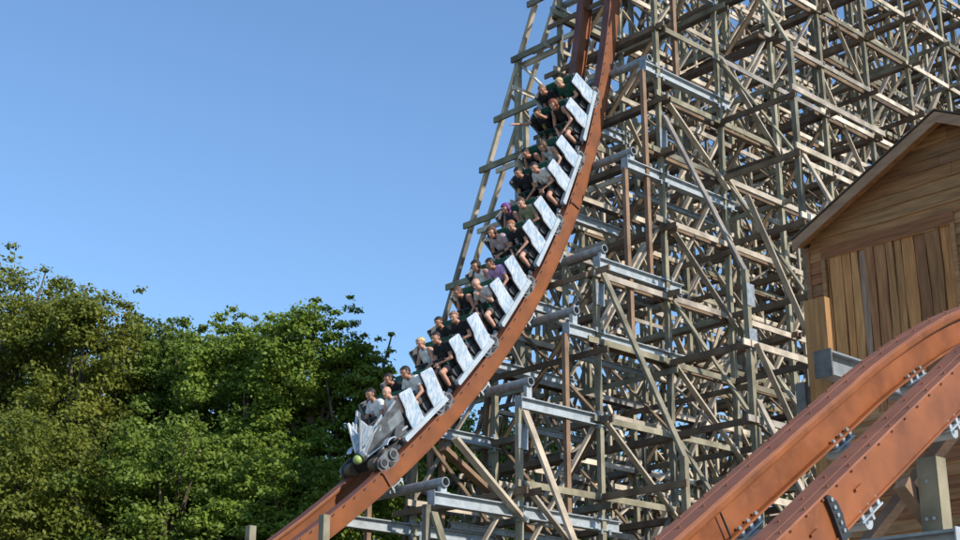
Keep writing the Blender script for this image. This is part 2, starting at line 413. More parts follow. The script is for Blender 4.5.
# near-side raking posts and outer posts
for k, z0 in ((-3, 6.4), (-2, 8.9), (-1, 12.75), (0, 17.6), (1, 24.6)):
    x = BX(k)+.12
    zb = z0-5.0; yb = 19.4
    if zb < 0: yb = 21.8-2.4*z0/5.0; zb = .0
    tb('brace', (x, 21.72, z0), (x, yb, zb), .07, .17, 'post' if k % 2 else 'brace', (1, 0, 0))
    if zb > .5:
        tb('post', (BX(k), 19.4, 0), (BX(k), 19.4, zb*.55), .14, .135, 'post', (1, 0, 0))
        tb('post', (BX(k), 19.4, zb*.55), (BX(k), 19.4, zb+.15), .14, .135, 'post', (1, 0, 0))
        z2 = zb-3.0
        if z2 > 4: tb('brace', (x, 19.35, z2), (x, 17.2, max(0, z2-4.6)), .07, .165, 'brace', (1, 0, 0))
        for z in LEV:
            if z < zb: tb('cross_beam', (BX(k)-.12, 21.95, z+j()), (BX(k)-.12, 19.25, z+j()), .05, .155, 'cross')
        for a, b in zip(LEV[:-2:2], LEV[2::2]):
            if b < zb+1: tb('brace', (BX(k)+.13, 21.75, b), (BX(k)+.13, 19.45, a), .05, .14, 'post', (1, 0, 0))
for z in LEV:                      # ledgers on the outer posts
    if z < 12.3: tb('ledger', (BX(0)-.4, 19.28, z), (BX(1)+.4, 19.28, z), .05, .155, 'ledger')
    if z < 19.8: tb('ledger', (BX(1)-.3, 19.24, z+.15), (BX(2)+1.5, 19.24, z+.15), .05, .155, 'ledger')
for a, b in ((3, 5), (5, 7)): tb('brace', (BX(0), 19.2, LEV[b]), (BX(1), 19.2, LEV[a]), .05, .15, 'brace', (0, 1, 0))
# far-side raking posts
for k in KS:
    zt = 26.4 if k == 0 else (28.5 if k == 1 else top(k))
    if k < 0: zt = top(k)
    z = zt
    while z > .3:
        zn = max(0.0, z-random.uniform(4.2, 5.4))
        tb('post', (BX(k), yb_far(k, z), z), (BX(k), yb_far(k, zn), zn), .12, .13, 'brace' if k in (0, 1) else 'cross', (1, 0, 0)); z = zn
tb('post', (BX(0), 26.95, 21.2), (BX(0), 26.95, 15.5), .15, .16, 'post', (1, 0, 0)); tb('post', (BX(0), 26.95, 15.5), (BX(0), 26.95, 0), .15, .16, 'post', (1, 0, 0))
tb('post', (BX(1), 29.25, 21.4), (BX(1), 29.25, 14), .14, .14, 'post', (1, 0, 0)); tb('post', (BX(1), 29.25, 14), (BX(1), 29.25, 0), .14, .14, 'post', (1, 0, 0))
for z in (22.67, 21.12, 19.45, 18.05, 16.5, 14.8, 13.0, 11.2): tb('cross_beam', (BX(0)-.11, yb_far(0, z)+.22, z), (BX(0)-.11, 25.1, z), .07, .18, 'post')
tb('cross_beam', (BX(0)+.11, yb_far(0, 21.12)+.05, 20.95), (BX(0)+.11, 25.1, 20.95), .07, .18, 'ledger')
for z in (24.6, 22.95, 21.2, 19.4, 17.6, 15.8, 14.0): tb('cross_beam', (BX(1)-.11, yb_far(1, z)+.22, z), (BX(1)-.11, 25.1, z), .06, .16, 'ledger')
tb('brace', (BX(0)+.1, 26.85, 20.9), (BX(0)+.1, 25.2, 19.0), .05, .14, 'ledger', (1, 0, 0))
# x-direction ledgers on each row
for r, y in enumerate(ROWS):
    for li, z in enumerate(LEV):
        k = KS[0]+(li+r) % 2
        while k < KS[-1]:
            ke = k+2
            ok = [q for q in range(k, ke+1) if row_top(q, y) > z-.1]
            if len(ok) >= 2 and random.random() < .93:
                off = -.11 if (li+r) % 2 else -.115
                zz = z+random.choice((0, 0, .03, -.05))
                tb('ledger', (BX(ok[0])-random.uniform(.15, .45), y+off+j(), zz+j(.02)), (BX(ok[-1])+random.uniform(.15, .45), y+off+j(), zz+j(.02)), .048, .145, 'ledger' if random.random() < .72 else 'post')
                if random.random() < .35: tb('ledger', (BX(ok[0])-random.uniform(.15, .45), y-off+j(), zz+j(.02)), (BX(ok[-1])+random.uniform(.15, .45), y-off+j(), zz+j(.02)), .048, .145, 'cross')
            k = ke
# y-direction cross beams on each bent
for k in KS:
    x = BX(k)
    for li, z in enumerate(LEV):
        ys = [y for y in ROWS if row_top(k, y) > z-.1]
        if not ys: continue
        yend = min(yb_far(k, z)+.2, 36.0) if k > -1 else yb_far(k, z)+.2
        if k in (0, 1): yend = 25.6 if z > 10.5 else 34
        for y0, y1 in ((21.55, 29.3), (25.05, 31.5), (31.2, 33.8)):
            y1 = min(y1, yend)
            if y1-y0 < .8: continue
            if random.random() < .9:
                sd_ = .11 if y0 != 25.05 else .16
                dz = -.19 if li % 2 else .0
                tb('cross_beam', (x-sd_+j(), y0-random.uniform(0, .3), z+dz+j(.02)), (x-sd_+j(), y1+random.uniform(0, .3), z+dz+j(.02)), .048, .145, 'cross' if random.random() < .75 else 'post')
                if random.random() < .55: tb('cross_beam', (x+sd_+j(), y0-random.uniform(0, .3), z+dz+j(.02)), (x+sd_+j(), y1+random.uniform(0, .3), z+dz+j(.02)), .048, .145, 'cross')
# braces: in each bent (y-z plane) and along each row (x-z plane)
for k in KS:
    x = BX(k)
    for (ya, yb) in zip(ROWS[:-1], ROWS[1:]):
        for li in range(0, len(LEV)-2, 2):
            z0, z1 = LEV[li], LEV[li+2]
            if row_top(k, yb) < z1-2.2 or row_top(k, ya) < z1-1.2: continue
            d = (li//2+k) % 2
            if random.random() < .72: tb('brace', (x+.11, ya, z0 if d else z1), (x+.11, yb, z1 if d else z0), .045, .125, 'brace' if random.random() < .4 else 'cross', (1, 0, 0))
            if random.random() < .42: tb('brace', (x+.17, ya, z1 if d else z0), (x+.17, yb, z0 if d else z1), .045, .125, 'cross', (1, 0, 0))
for r, y in enumerate(ROWS):
    for k in KS[:-1]:
        for li in range((k+r) % 2, len(LEV)-2, 2):
            z0, z1 = LEV[li], LEV[li+2]
            if row_top(k+1, y) < z1 or row_top(k, y) < z0+.5: continue
            q = random.random()
            if row_top(k, y) < z1 or q < .38: tb('brace', (BX(k), y+.10+j(), z0), (BX(k+1), y+.10+j(), z1), .045, .13, 'brace', (0, 1, 0))
            elif q < .68: tb('brace', (BX(k), y+.11+j(), z1), (BX(k+1), y+.11+j(), z0), .045, .13, 'brace', (0, 1, 0))
for k in range(0, KS[-1]):
    for y in (23.6, 25.25, 27.0, 29.2, 31.4, 33.6):
        x = BX(k)+PIT*.5+j(.1)
        zt = row_top(k, y) if y > 24 else (17.0 if k > 0 else 13.0)
        if zt < 8: continue
        z = 2.4
        while z < zt-2:
            if random.random() < .5: tb('post', (x, y+.3, z), (x, y+.3, z+3.6), .09, .09, 'post' if random.random() < .6 else 'brace', (1, 0, 0))
            z += 3.6
        for li in range(1, len(LEV)-1):
            if LEV[li+1] > zt: break
            q = random.random()
            if q < .36: tb('brace', (BX(k), y+.2+j(.05), LEV[li]), (BX(k)+PIT*random.choice((.5, 1)), y+.2+j(.05), LEV[li+1]), .04, .10, 'brace', (0, 1, 0))
            elif q < .66: tb('brace', (BX(k), y+.24+j(.05), LEV[li+1]), (BX(k)+PIT*random.choice((.5, 1)), y+.24+j(.05), LEV[li]), .04, .10, 'brace', (0, 1, 0))
            elif q < .82: tb('ledger', (BX(k)-.3, y+.3, LEV[li]+.9), (BX(k+1)+.3, y+.3, LEV[li]+.9), .04, .11, 'ledger')
# long raking braces standing proud of the front row, pale in the sun
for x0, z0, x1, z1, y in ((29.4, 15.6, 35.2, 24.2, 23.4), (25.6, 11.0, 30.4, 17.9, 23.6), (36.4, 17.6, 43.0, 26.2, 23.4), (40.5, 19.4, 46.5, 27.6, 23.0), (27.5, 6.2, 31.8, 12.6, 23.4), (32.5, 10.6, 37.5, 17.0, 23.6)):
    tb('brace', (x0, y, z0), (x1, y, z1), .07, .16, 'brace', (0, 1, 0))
tb('brace', (19.70, 21.66, 7.98), (BX(-2)+.0, 21.66, 6.5), .07, .19, 'brace', (0, 1, 0))
for k in (-2, -1, 0, 1): 
    for li in range(2, len(LEV)-1):
        if LEV[li+1] < top(k)-.4 and LEV[li+1] < 21: 
            if (li+k) % 2 == 0: tb('brace', (BX(k), 21.66, LEV[li+1]), (BX(k+1), 21.66, LEV[li]-.3), .05, .15, 'ledger', (0, 1, 0))
# short reddish studs between the steel beams
for x, z1, z0 in ((25.5, 15.7, 13.07), (26.33, 18.69, 13.07), (27.72, 21.8, 18.96), (23.2, 10.94, 9.2), (25.55, 12.8, 11.2), (23.2, 8.95, 6.84)):
    tb('post', (x, 21.8, z1), (x, 21.8, z0), .11, .12, 'fresh', (1, 0, 0))
for x, y, z1 in ((20.4, 25.3, 8), (22.6, 25.3, 10.5), (23.9, 27.2, 9.5)): tb('post', (x, y, 0), (x, y, z1), .12, .12, 'fresh', (1, 0, 0))
tb('brace', (22.2, 24.8, 8.6), (25.6, 24.8, 6.7), .1, .24, 'fresh', (0, 1, 0))

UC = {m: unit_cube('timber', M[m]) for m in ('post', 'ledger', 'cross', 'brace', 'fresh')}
MI = ['post', 'ledger', 'cross', 'brace', 'fresh']
def score(e):
    A = np.array(e[0], float); B = np.array(e[1], float); c = 0; L = np.linalg.norm(B-A)
    for s in np.linspace(0, 1, 7):
        a, b, z = proj(A+(B-A)*s)
        if -5 < a < 965 and -5 < b < 545: c += (L/7)*(F_PX/z)*(F_PX/z)*.1*(1.0 if z < 42 else .6)
    return c
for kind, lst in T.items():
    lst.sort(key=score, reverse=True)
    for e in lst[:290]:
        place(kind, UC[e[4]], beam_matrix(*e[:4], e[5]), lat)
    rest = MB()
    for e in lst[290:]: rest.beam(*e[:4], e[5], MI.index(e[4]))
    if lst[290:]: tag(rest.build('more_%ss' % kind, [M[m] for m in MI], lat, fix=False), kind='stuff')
# bolted joint plates on the front row
jp = MB()
for k in range(-3, 6):
    for z in LEV:
        if z < top(k)-.2:
            x = BX(k); jp.box((x-.03, 21.64, z-.05), (x+.03, 21.655, z+.05)); jp.box((x-.115, 21.70, z-.1), (x-.09, 21.74, z+.12))
tag(jp.build('joint_plates', M['clip'], lat), kind='stuff')
for k, z in ((-2, 8.5), (-1, 12.3), (0, 17.1), (0, 12.3), (0, 11.2)):
    yy = 19.31 if z in (12.3, 11.2) and k == 0 else 21.715
    c = MB(); c.box((BX(k)-.095, yy-.004, z-.45), (BX(k)+.2, yy+.006, z+.1)); c.build('gusset_plate', M['dgalv'], lat)

# ------------------------------------------------------------------ the train
PITCH_CAR = 2.125
S0 = s_of(25.77-.12, 18.08+.0)
S_B = [S0+PITCH_CAR*i for i in range(7)]      # bogies from the last car to the nose
train = empty('coaster_train', (20, GA, 6), label='six-car silver and marbled roller coaster train diving down the drop', cat='roller coaster train')
def panel_poly(r):
    return [(r+.38, .215), (r, .215), (r-.035, .40), (r-.07, .62), (r-.12, .90), (r+.22, .97), (r+.245, .78), (r+.275, .63), (r+.345, .52)]
def rnd_wheel(mb, x, y, z, r, wd, sgn, mi0, mi1):
    mb.tube([(x, y, z), (x, y+sgn*wd, z)], r, 18, True, mi0); mb.tube([(x, y+sgn*wd*.9, z), (x, y+sgn*(wd+.012), z)], r*.62, 14, True, mi1)
def bogie(parent, F):
    for s in (1, -1):
        b = MB(); b.prism([(-.33, .02), (-.27, .22), (-.05, .27), (.24, .22), (.33, .08), (.28, -.05), (-.05, -.10), (-.27, -.08)], Matrix.Identity(4), s*.60, s*.635)
        b.box((-.2, min(s*.50, s*.60), -.02), (.2, max(s*.50, s*.60), .14))
        b.xf(F); bo = b.build('bogie_frame', M['bog'], parent)
        for x, z, r in ((-.17, .115, .115), (.16, .105, .115)):
            w_ = MB(); rnd_wheel(w_, x, s*.636, z, r, .05, s, 0, 1); w_.xf(F); w_.build('wheel', [M['bog'], M['dark']], parent)
            w_ = MB(); rnd_wheel(w_, x, s*.30, z, r+.03, .2, s, 0, 1); w_.xf(F); w_.build('wheel', [M['rubber'], M['dgalv']], parent)
        for ax, az, ar in ((0, -.02, .055), (-.26, .05, .03), (.27, .1, .03)):
            c = MB(); c.tube([(ax, s*.635, az), (ax, s*.662, az)], ar, 10); c.xf(F); c.build('axle_cap', M['dark'], parent)
def make_row(parent, F, r):
    for s in (1, -1):
        p = MB(); p.prism(panel_poly(r), Matrix.Identity(4), s*.655, s*.69); p.xf(F); po = p.build('side_panel', M['marble'], parent)
        q = panel_poly(r); c = np.mean(q, axis=0); q2 = [tuple(c+(np.array(a)-c)*1.05) for a in q]
        e = MB(); e.prism(q2, Matrix.Identity(4), s*.615, s*.653); e.xf(F); e.build('panel_back', M['shell'] , parent)
        e = MB(); qq = q+[q[0]]
        for a, b in zip(qq[:-1], qq[1:]): e.beam((a[0], s*.677, a[1]), (b[0], s*.677, b[1]), .045, .016, (0, 1, 0))
        e.xf(F); e.build('panel_trim', M['rim'], parent)
    tilt = Matrix.Translation((r+.10, 0, .30)) @ Matrix.Rotation(-math.radians(13), 4, 'Y')
    for s in (1, -1):
        yc = s*.30
        b = MB(); b.prism([(-.16, -.05), (-.10, -.08), (-.06, .55), (-.10, .66), (-.17, .64)], Matrix.Identity(4), yc-.25, yc+.25); b.xf(F @ tilt); b.build('seat_shell', M['shell'], parent)
        b = MB(); b.prism([(-.105, .0), (-.04, .0), (-.01, .30), (-.02, .55), (-.06, .665), (-.10, .66)], Matrix.Identity(4), yc-.21, yc+.21)
        for t in (-1, 1): b.prism([(-.06, .02), (.10, .05), (.08, .35), (.02, .52), (-.06, .58)], Matrix.Identity(4), yc+t*.225-.025, yc+t*.225+.025)
        b.xf(F @ tilt); b.build('seat_back', M['green'], parent)
        b = MB(); b.prism([(r+.06, .36), (r+.50, .42), (r+.53, .34), (r+.50, .20), (r+.06, .22)], Matrix.Identity(4), yc-.23, yc+.23); b.xf(F); b.build('seat_cushion', M['shell'], parent)
        b = MB(); b.tube([(r+.46, yc-.20, .70), (r+.47, yc, .71), (r+.46, yc+.20, .70)], .028, 8); b.tube([(r+.47, yc, .70), (r+.66, yc, .50), (r+.66, yc, .2)], .03, 8)
        b.xf(F); lb = b.build('lap_bar', M['dark'], parent)
        b = MB(); b.prism([(r+.36, .62), (r+.45, .64), (r+.47, .54), (r+.36, .52)], Matrix.Identity(4), yc-.18, yc+.18); b.xf(F); b.build('lap_pad', M['green'], parent)
        b = MB(); b.prism([(r+.56, .10), (r+.60, .32), (r+.64, .32), (r+.70, .10)], Matrix.Identity(4), yc-.22, yc+.22); b.xf(F); b.build('leg_guard', M['shell'], parent)
seats = []
for i in range(6):
    F = drop_frame(S_B[i], S_B[i]+1.6)
    b = MB(); b.box((-.25, -.59, .07), (1.40, .59, .17)); b.box((-.28, -.40, .02), (1.50, .40, .069)); b.box((-.36, -.58, .171), (-.30, .58, .55)); b.box((.46, -.58, .171), (.50, .58, .5))
    b.xf(F); car = b.build('car', M['dark'], train)
    car['label'] = 'rear car' if i == 0 else ('front passenger car' if i == 5 else 'middle car')
    for s in (1, -1):
        e = MB(); e.prism([(-.27, .10), (-.25, .213), (1.32, .213), (1.36, .16), (1.34, .10)], Matrix.Identity(4), s*.60, s*.715); e.xf(F); e.build('sill_beam', M['sill'], car)
    for r in (-.22, .60):
        make_row(car, F, r); seats.append((F, r))
    bogie(car, drop_frame(S_B[i]-.15, S_B[i]+.15))
    c = MB(); c.tube([(1.5, 0, .16), (1.95, 0, .12)], .05, 8); c.tube([(1.62, .45, .2), (1.78, .5, .12), (1.9, .42, .16)], .03, 8); c.box((1.62, -.3, .1), (1.75, .3, .26)); c.xf(F); c.build('coupler', M['dgalv'], car)
# nose unit
F = drop_frame(S_B[6], S_B[6]-1.2); 
fr = drop_frame(S_B[6]-.15, S_B[6]+.15); F = fr
b = MB(); b.box((-.80, -.5, .05), (.02, .5, .22)); b.box((.02, -.30, .0), (.14, .30, .18)); b.xf(F); nose = b.build('nose_unit', M['dark'], train); nose['label'] = 'pointed silver nose'
bogie(nose, fr)
hull = MB()
for s in (1, -1):
    rings = []
    for x, hw, zb, zt in ((.06, .10, .22, .42), (-.10, .20, .24, .56), (-.30, .34, .26, .72), (-.58, .50, .28, .84), (-.95, .62, .28, .95)):
        rings.append([(x, s*hw*.75, zb), (x+.03, s*hw, zb+(zt-zb)*.35), (x-.02, s*hw*.98, zb+(zt-zb)*.7), (x-.06, s*hw*1.03, zt)])
    base = len(hull.v)
    for rg in rings: hull.v += rg
    for i in range(4):
        for k in range(3): hull.f.append((base+i*4+k, base+i*4+k+1, base+(i+1)*4+k+1, base+(i+1)*4+k)); hull.mi.append(0)
hull.xf(F); h = hull.build('nose_hull', M['silver'], nose)
sm = h.modifiers.new('thick', 'SOLIDIFY'); sm.thickness = .03; sm.offset = 0
for s in (1, -1):
    e = MB()
    for a, c_ in (((.10, s*.07, .42), (-.23, s*.205, 1.0)), ((-.02, s*.18, .50), (-.95, s*.64, .96)), ((.02, s*.14, .36), (-.42, s*.36, .72)), ((.05, s*.12, .26), (-.93, s*.60, .34))): e.tube([a, c_], [.022, .03], 8)
    e.xf(F); e.build('nose_rib', M['rim'], nose)
    e = MB(); arc = [(-.30+.20*math.cos(a), s*.60, .24+.17*math.sin(a)) for a in np.linspace(math.radians(40), math.radians(140), 7)]
    for a, c_ in zip(arc[:-1], arc[1:]): e.beam(a, c_, .16, .02, (0, 0, 1))
    e.xf(F); e.build('fender', M['rim'], nose)
    e = MB(); e.prism([(-.95, .22), (-.95, .62), (-.7, .52), (-.45, .28)], Matrix.Identity(4), s*.50, s*.56); e.xf(F); e.build('foot_guard', M['shell'], nose)
wings = [[(.12, -.05, .40), (-.23, -.20, 1.0), (-.19, -.10, .84), (-.13, 0, .74), (.12, 0, .42)], [(.12, 0, .42), (-.13, 0, .74), (-.19, .10, .84), (-.23, .20, 1.0), (.12, .05, .40)],
         [(.11, .07, .38), (-.23, .20, 1.0), (-.25, .27, .84), (-.34, .35, .76), (-.56, .48, .88), (-.36, .38, .52)], [(.11, -.07, .38), (-.36, -.38, .52), (-.56, -.48, .88), (-.34, -.35, .76), (-.25, -.27, .84), (-.23, -.20, 1.0)]]
for vs in wings:
    f = MB(); n = len(vs); vs2 = [(x-.03, y, z-.02) for x, y, z in vs]
    f.add(vs+vs2, [tuple(range(n)), tuple(range(2*n-1, n-1, -1))]+[(i, i+n, (i+1) % n+n, (i+1) % n) for i in range(n)]); f.xf(F); f.build('nose_wing', M['marble'], nose)
b = MB(); b.add([(.07, 0, .50), (-.25, .26, .62), (-.25, -.26, .62), (-.85, .5, .66), (-.85, -.5, .66)], [(0, 1, 2), (1, 3, 4, 2)]); b.xf(F); b.build('bonnet', M['shell'], nose)
b = MB(); b.tube([(-.08, 0, .32), (.08, 0, .32), (.14, 0, .32)], [.15, .16, .13], 18); b.xf(F); b.build('lamp_ring', M['silver'], nose, smooth=False)
b = MB(); b.sphere((.20, 0, .32), .10, 18, 12); b.xf(F); b.build('lamp_ball', M['lampg'], nose, smooth=True)

# ------------------------------------------------------------------ riders
def rot(v, ax, deg, c=(0, 0, 0)):
    return tuple(Vector(c)+Matrix.Rotation(math.radians(deg), 3, ax) @ (Vector(v)-Vector(c)))
def body_bones(pose):
    hip = (0, 0, .10); rec = -13
    def up(v): return rot(v, 'Y', rec+pose.get('lean', 0), hip)
    B = []
    add = lambda n, a, b, ra, rb: B.append((n, Vector(a), Vector(b), ra, rb))
    add('pelvis', (0, .07, .09), (0, -.07, .09), .115, .115)
    add('torso', up((.01, 0, .14)), up((.02, 0, .30)), .125, .13)
    add('torso', up((0, .065, .32)), up((0, .075, .46)), .105, .10); add('torso', up((0, -.065, .32)), up((0, -.075, .46)), .105, .10)
    add('torso', up((-.01, .15, .51)), up((-.01, -.15, .51)), .068, .068)
    add('neck', up((-.01, 0, .52)), up((.015, 0, .63)), .055, .052)
    hc = up((.03, 0, .715)); ht = pose.get('head', -16); hz = pose.get('turn', 0)
    def hd(v):
        v = rot(v, 'Z', hz); v = rot(v, 'Y', rec+pose.get('lean', 0)+ht); return Vector(hc)+Vector(v)
    add('head', hd((-.02, 0, .035)), hd((.012, 0, .02)), .092, .09); add('head', hd((.02, .012, -.055)), hd((.035, -.012, -.075)), .062, .052)
    add('head', hd((.092, 0, .0)), hd((.108, 0, -.028)), .012, .018)
    for s in (1, -1): add('head', hd((-.005, s*.09, .01)), hd((-.012, s*.092, -.025)), .018, .014)
    for s in (1, -1):
        sh = up((-.01, s*.185, .50)); arm = pose['armL' if s > 0 else 'armR']
        el, ha = arm; el = (el[0], s*el[1], el[2]); ha = (ha[0], s*ha[1], ha[2])
        add('uarm', sh, el, .056, .043); add('farm', el, ha, .043, .029)
        d = (Vector(ha)-Vector(el)).normalized(); pa = Vector(ha)+d*.075
        add('hand', ha, pa, .03, .032)
        side = d.cross(Vector((0, 0, 1))); side = side.normalized() if side.length > .1 else Vector((0, 1, 0))
        cu = d.cross(side)
        for q, (o_, ln) in enumerate(((-.028, .065), (-.010, .078), (.010, .074), (.027, .058))):
            a = pa+side*o_+d*.012; k = a+d*ln*.55; e = k+(d*.55+(-cu if cu.z > 0 else cu)*.5).normalized()*ln*.5
            add('hand', a, k, .0105, .010); add('hand', k, e, .010, .009)
        a = Vector(ha)+d*.025-side*.026*s; add('hand', a, a+(d*.7-side*.7*s).normalized()*.06, .012, .010)
        hipj = (0, s*.095, .10); kn = (.44, s*.13, .155); an = (.47, s*.13, -.22)
        add('thigh', hipj, kn, .088, .062); add('shin', kn, (.45, s*.13, -.02), .06, .056); add('shin', (.45, s*.13, -.02), an, .056, .04)
        add('foot', an, (.61, s*.14, -.255), .044, .036)
    return B, hd
def capsule(bm, a, b, ra, rb):
    n = 12; d = (b-a); L = d.length; d = d/L if L > 1e-6 else Vector((0, 0, 1))
    u = d.orthogonal().normalized(); v = d.cross(u); rings = []
    for i in range(5):
        t = -math.pi/2+math.pi/2*i/4.5; rings.append((a+d*ra*math.sin(t), ra*math.cos(t)+1e-4))
    for i in range(5):
        t = math.pi/2*(i+.5)/4.5; rings.append((b+d*rb*math.sin(t), rb*math.cos(t)+1e-4))
    vv = [[bm.verts.new(c+(u*math.cos(2*math.pi*k/n)+v*math.sin(2*math.pi*k/n))*r) for k in range(n)] for c, r in rings]
    for i in range(len(vv)-1):
        for k in range(n): bm.faces.new((vv[i][k], vv[i][(k+1) % n], vv[i+1][(k+1) % n], vv[i+1][k]))
    bm.faces.new(vv[0][::-1]); bm.faces.new(vv[-1])
def make_body(pose):
    B, hd = body_bones(pose)
    bm = bmesh.new()
    for n, a, b, ra, rb in B: capsule(bm, a, b, ra, rb)
    me = bpy.data.meshes.new('tmp'); bm.to_mesh(me); bm.free()
    o = bpy.data.objects.new('tmp', me); col.objects.link(o)
    rm = o.modifiers.new('r', 'REMESH'); rm.mode = 'VOXEL'; rm.voxel_size = .0125
    s_ = o.modifiers.new('s', 'SMOOTH'); s_.factor = .5; s_.iterations = 4
    dg = bpy.context.evaluated_depsgraph_get(); ev = bpy.data.meshes.new_from_object(o.evaluated_get(dg))
    bpy.data.objects.remove(o)
    n = len(ev.vertices); V = np.empty(n*3); ev.vertices.foreach_get('co', V); V = V.reshape(-1, 3)
    NV = np.empty(n*3); ev.vertices.foreach_get('normal', NV); NV = NV.reshape(-1, 3)
    P = [tuple(p.vertices) for p in ev.polygons]
    best = np.full(n, 1e9); bi = np.zeros(n, int); bt = np.zeros(n)
    for i, (nm, a, b, ra, rb) in enumerate(B):
        a = np.array(a); d = np.array(b)-a; L2 = max(1e-9, d @ d); t = np.clip(((V-a) @ d)/L2, 0, 1)
        dist = np.linalg.norm(V-(a+t[:, None]*d), axis=1)-(ra+(rb-ra)*t)
        mk = dist < best; best[mk] = dist[mk]; bi[mk] = i; bt[mk] = t[mk]
    names = np.array([b[0] for b in B])[bi]
    H = np.array([list(hd((1, 0, 0))-hd((0, 0, 0))), list(hd((0, 1, 0))-hd((0, 0, 0))), list(hd((0, 0, 1))-hd((0, 0, 0)))]); hl = (V-np.array(hd((0, 0, 0)))) @ H.T
    pelv = V[:, 2]
    reg = {}
    reg['tee'] = (names == 'torso') | ((names == 'uarm') & (bt < .58)) | ((names == 'pelvis') & (pelv > .10))
    reg['tank'] = ((names == 'torso') & ~((np.abs(V[:, 1]) > .135) & (V[:, 2] > .42))) | ((names == 'pelvis') & (pelv > .10))
    reg['shorts'] = ((names == 'pelvis') & (pelv <= .15)) | ((names == 'thigh') & (bt < .72))
    reg['shoeL'] = (names == 'foot') & (V[:, 1] > 0); reg['shoeR'] = (names == 'foot') & (V[:, 1] < 0)
    hd_ = (names == 'head') | (names == 'neck')
    ear = np.abs(hl[:, 1]) > .088
    ear = (np.abs(hl[:, 1]) > .098) & (hl[:, 2] < .03)
    reg['short'] = hd_ & ~ear & (((hl[:, 2] > .058) & (hl[:, 0] < .078)) | ((hl[:, 0] < .025) & (hl[:, 2] > .005)) | ((hl[:, 0] < -.02) & (hl[:, 2] > -.06)))
    reg['long'] = hd_ & (((hl[:, 2] > .06) & (hl[:, 0] < .08)) | ((hl[:, 0] < .015) & (hl[:, 2] > -.20)))
    def sub(mask, off, nm):
        fs = [p for p in P if all(mask[i] for i in p)]
        idx = sorted({i for p in fs for i in p}); mp = {i: k for k, i in enumerate(idx)}
        m = bpy.data.meshes.new(nm); vv = V[idx]+NV[idx]*off
        m.from_pydata([tuple(v) for v in vv], [], [tuple(mp[i] for i in p) for p in fs])
        m.polygons.foreach_set('use_smooth', [True]*len(fs)); m.materials.append(None); return m
    # face features welded into the body mesh data
    mb = MB(); mb.v = [tuple(v) for v in V]; mb.f = list(P); mb.mi = [0]*len(P)
    for s in (1, -1): mb.sphere(hd((.087, s*.033, .015)), .0095, 8, 6, 1)
    mb.sphere(hd((.084, 0, -.066)), .022, 10, 6, 2, (.55, 1, .4))
    for s in (1, -1): mb.sphere(hd((.088, s*.034, .036)), .016, 8, 6, 3, (.35, 1, .2))
    me = bpy.data.meshes.new('person'); me.from_pydata(mb.v, [], mb.f); me.polygons.foreach_set('use_smooth', [True]*len(mb.f))
    for k in range(4): me.materials.append(None)
    me.polygons.foreach_set('material_index', mb.mi)
    out = {'body': me}
    for k, off in (('tee', .013), ('tank', .010), ('shorts', .016), ('shoeL', .012), ('shoeR', .012), ('short', .017), ('long', .03)): out[k] = sub(reg[k], off, k)
    return out
lapL = ((.12, .27, .28), (.33, .13, .27))
POSES = [
    dict(armL=lapL, armR=lapL, head=-14),
    dict(armL=((.10, .25, .27), (.28, .05, .30)), armR=((.10, .25, .27), (.28, .07, .27)), head=-20, turn=8, lean=6),
    dict(armL=((.14, .36, .70), (.24, .42, .96)), armR=((.12, .38, .68), (.26, .46, .92)), head=-18),
    dict(armL=((.14, .24, .30), (.13, .04, .52)), armR=lapL, head=-6, lean=8, turn=5),
    dict(armL=((.16, .26, .28), (.42, .20, .24)), armR=((.16, .26, .28), (.40, .20, .24)), head=-22, lean=14, turn=-8),
]
BOD = [make_body(p) for p in POSES]
cm = {}
def pm(name, c, rough=.8):
    if name not in cm: cm[name] = mat(name, c, rough, .14, 9)
    return cm[name]
SK = [pm('skin_light', (.56, .31, .22), .55), pm('skin_tan', (.44, .225, .145), .55), pm('skin_warm', (.50, .26, .175), .55)]
EYE = pm('eye_dark', (.03, .025, .02), .3); LIP = pm('lip_red', (.32, .09, .08), .5)
COLS = dict(white=(.72, .72, .70), black=(.018, .018, .022), lilac=(.52, .34, .60), pinkgrey=(.46, .36, .39), olive=(.26, .27, .17), palegreen=(.015, .085, .055), paleblue=(.50, .60, .68), darkblue=(.03, .035, .06), lightgrey=(.56, .54, .53))
HAIR = dict(dark=(.022, .015, .011), brown=(.10, .055, .03), blond=(.55, .40, .20), ginger=(.30, .12, .05), auburn=(.20, .055, .025), stubble=(.24, .14, .095), purple=(.16, .05, .24), cap=(.015, .015, .018))
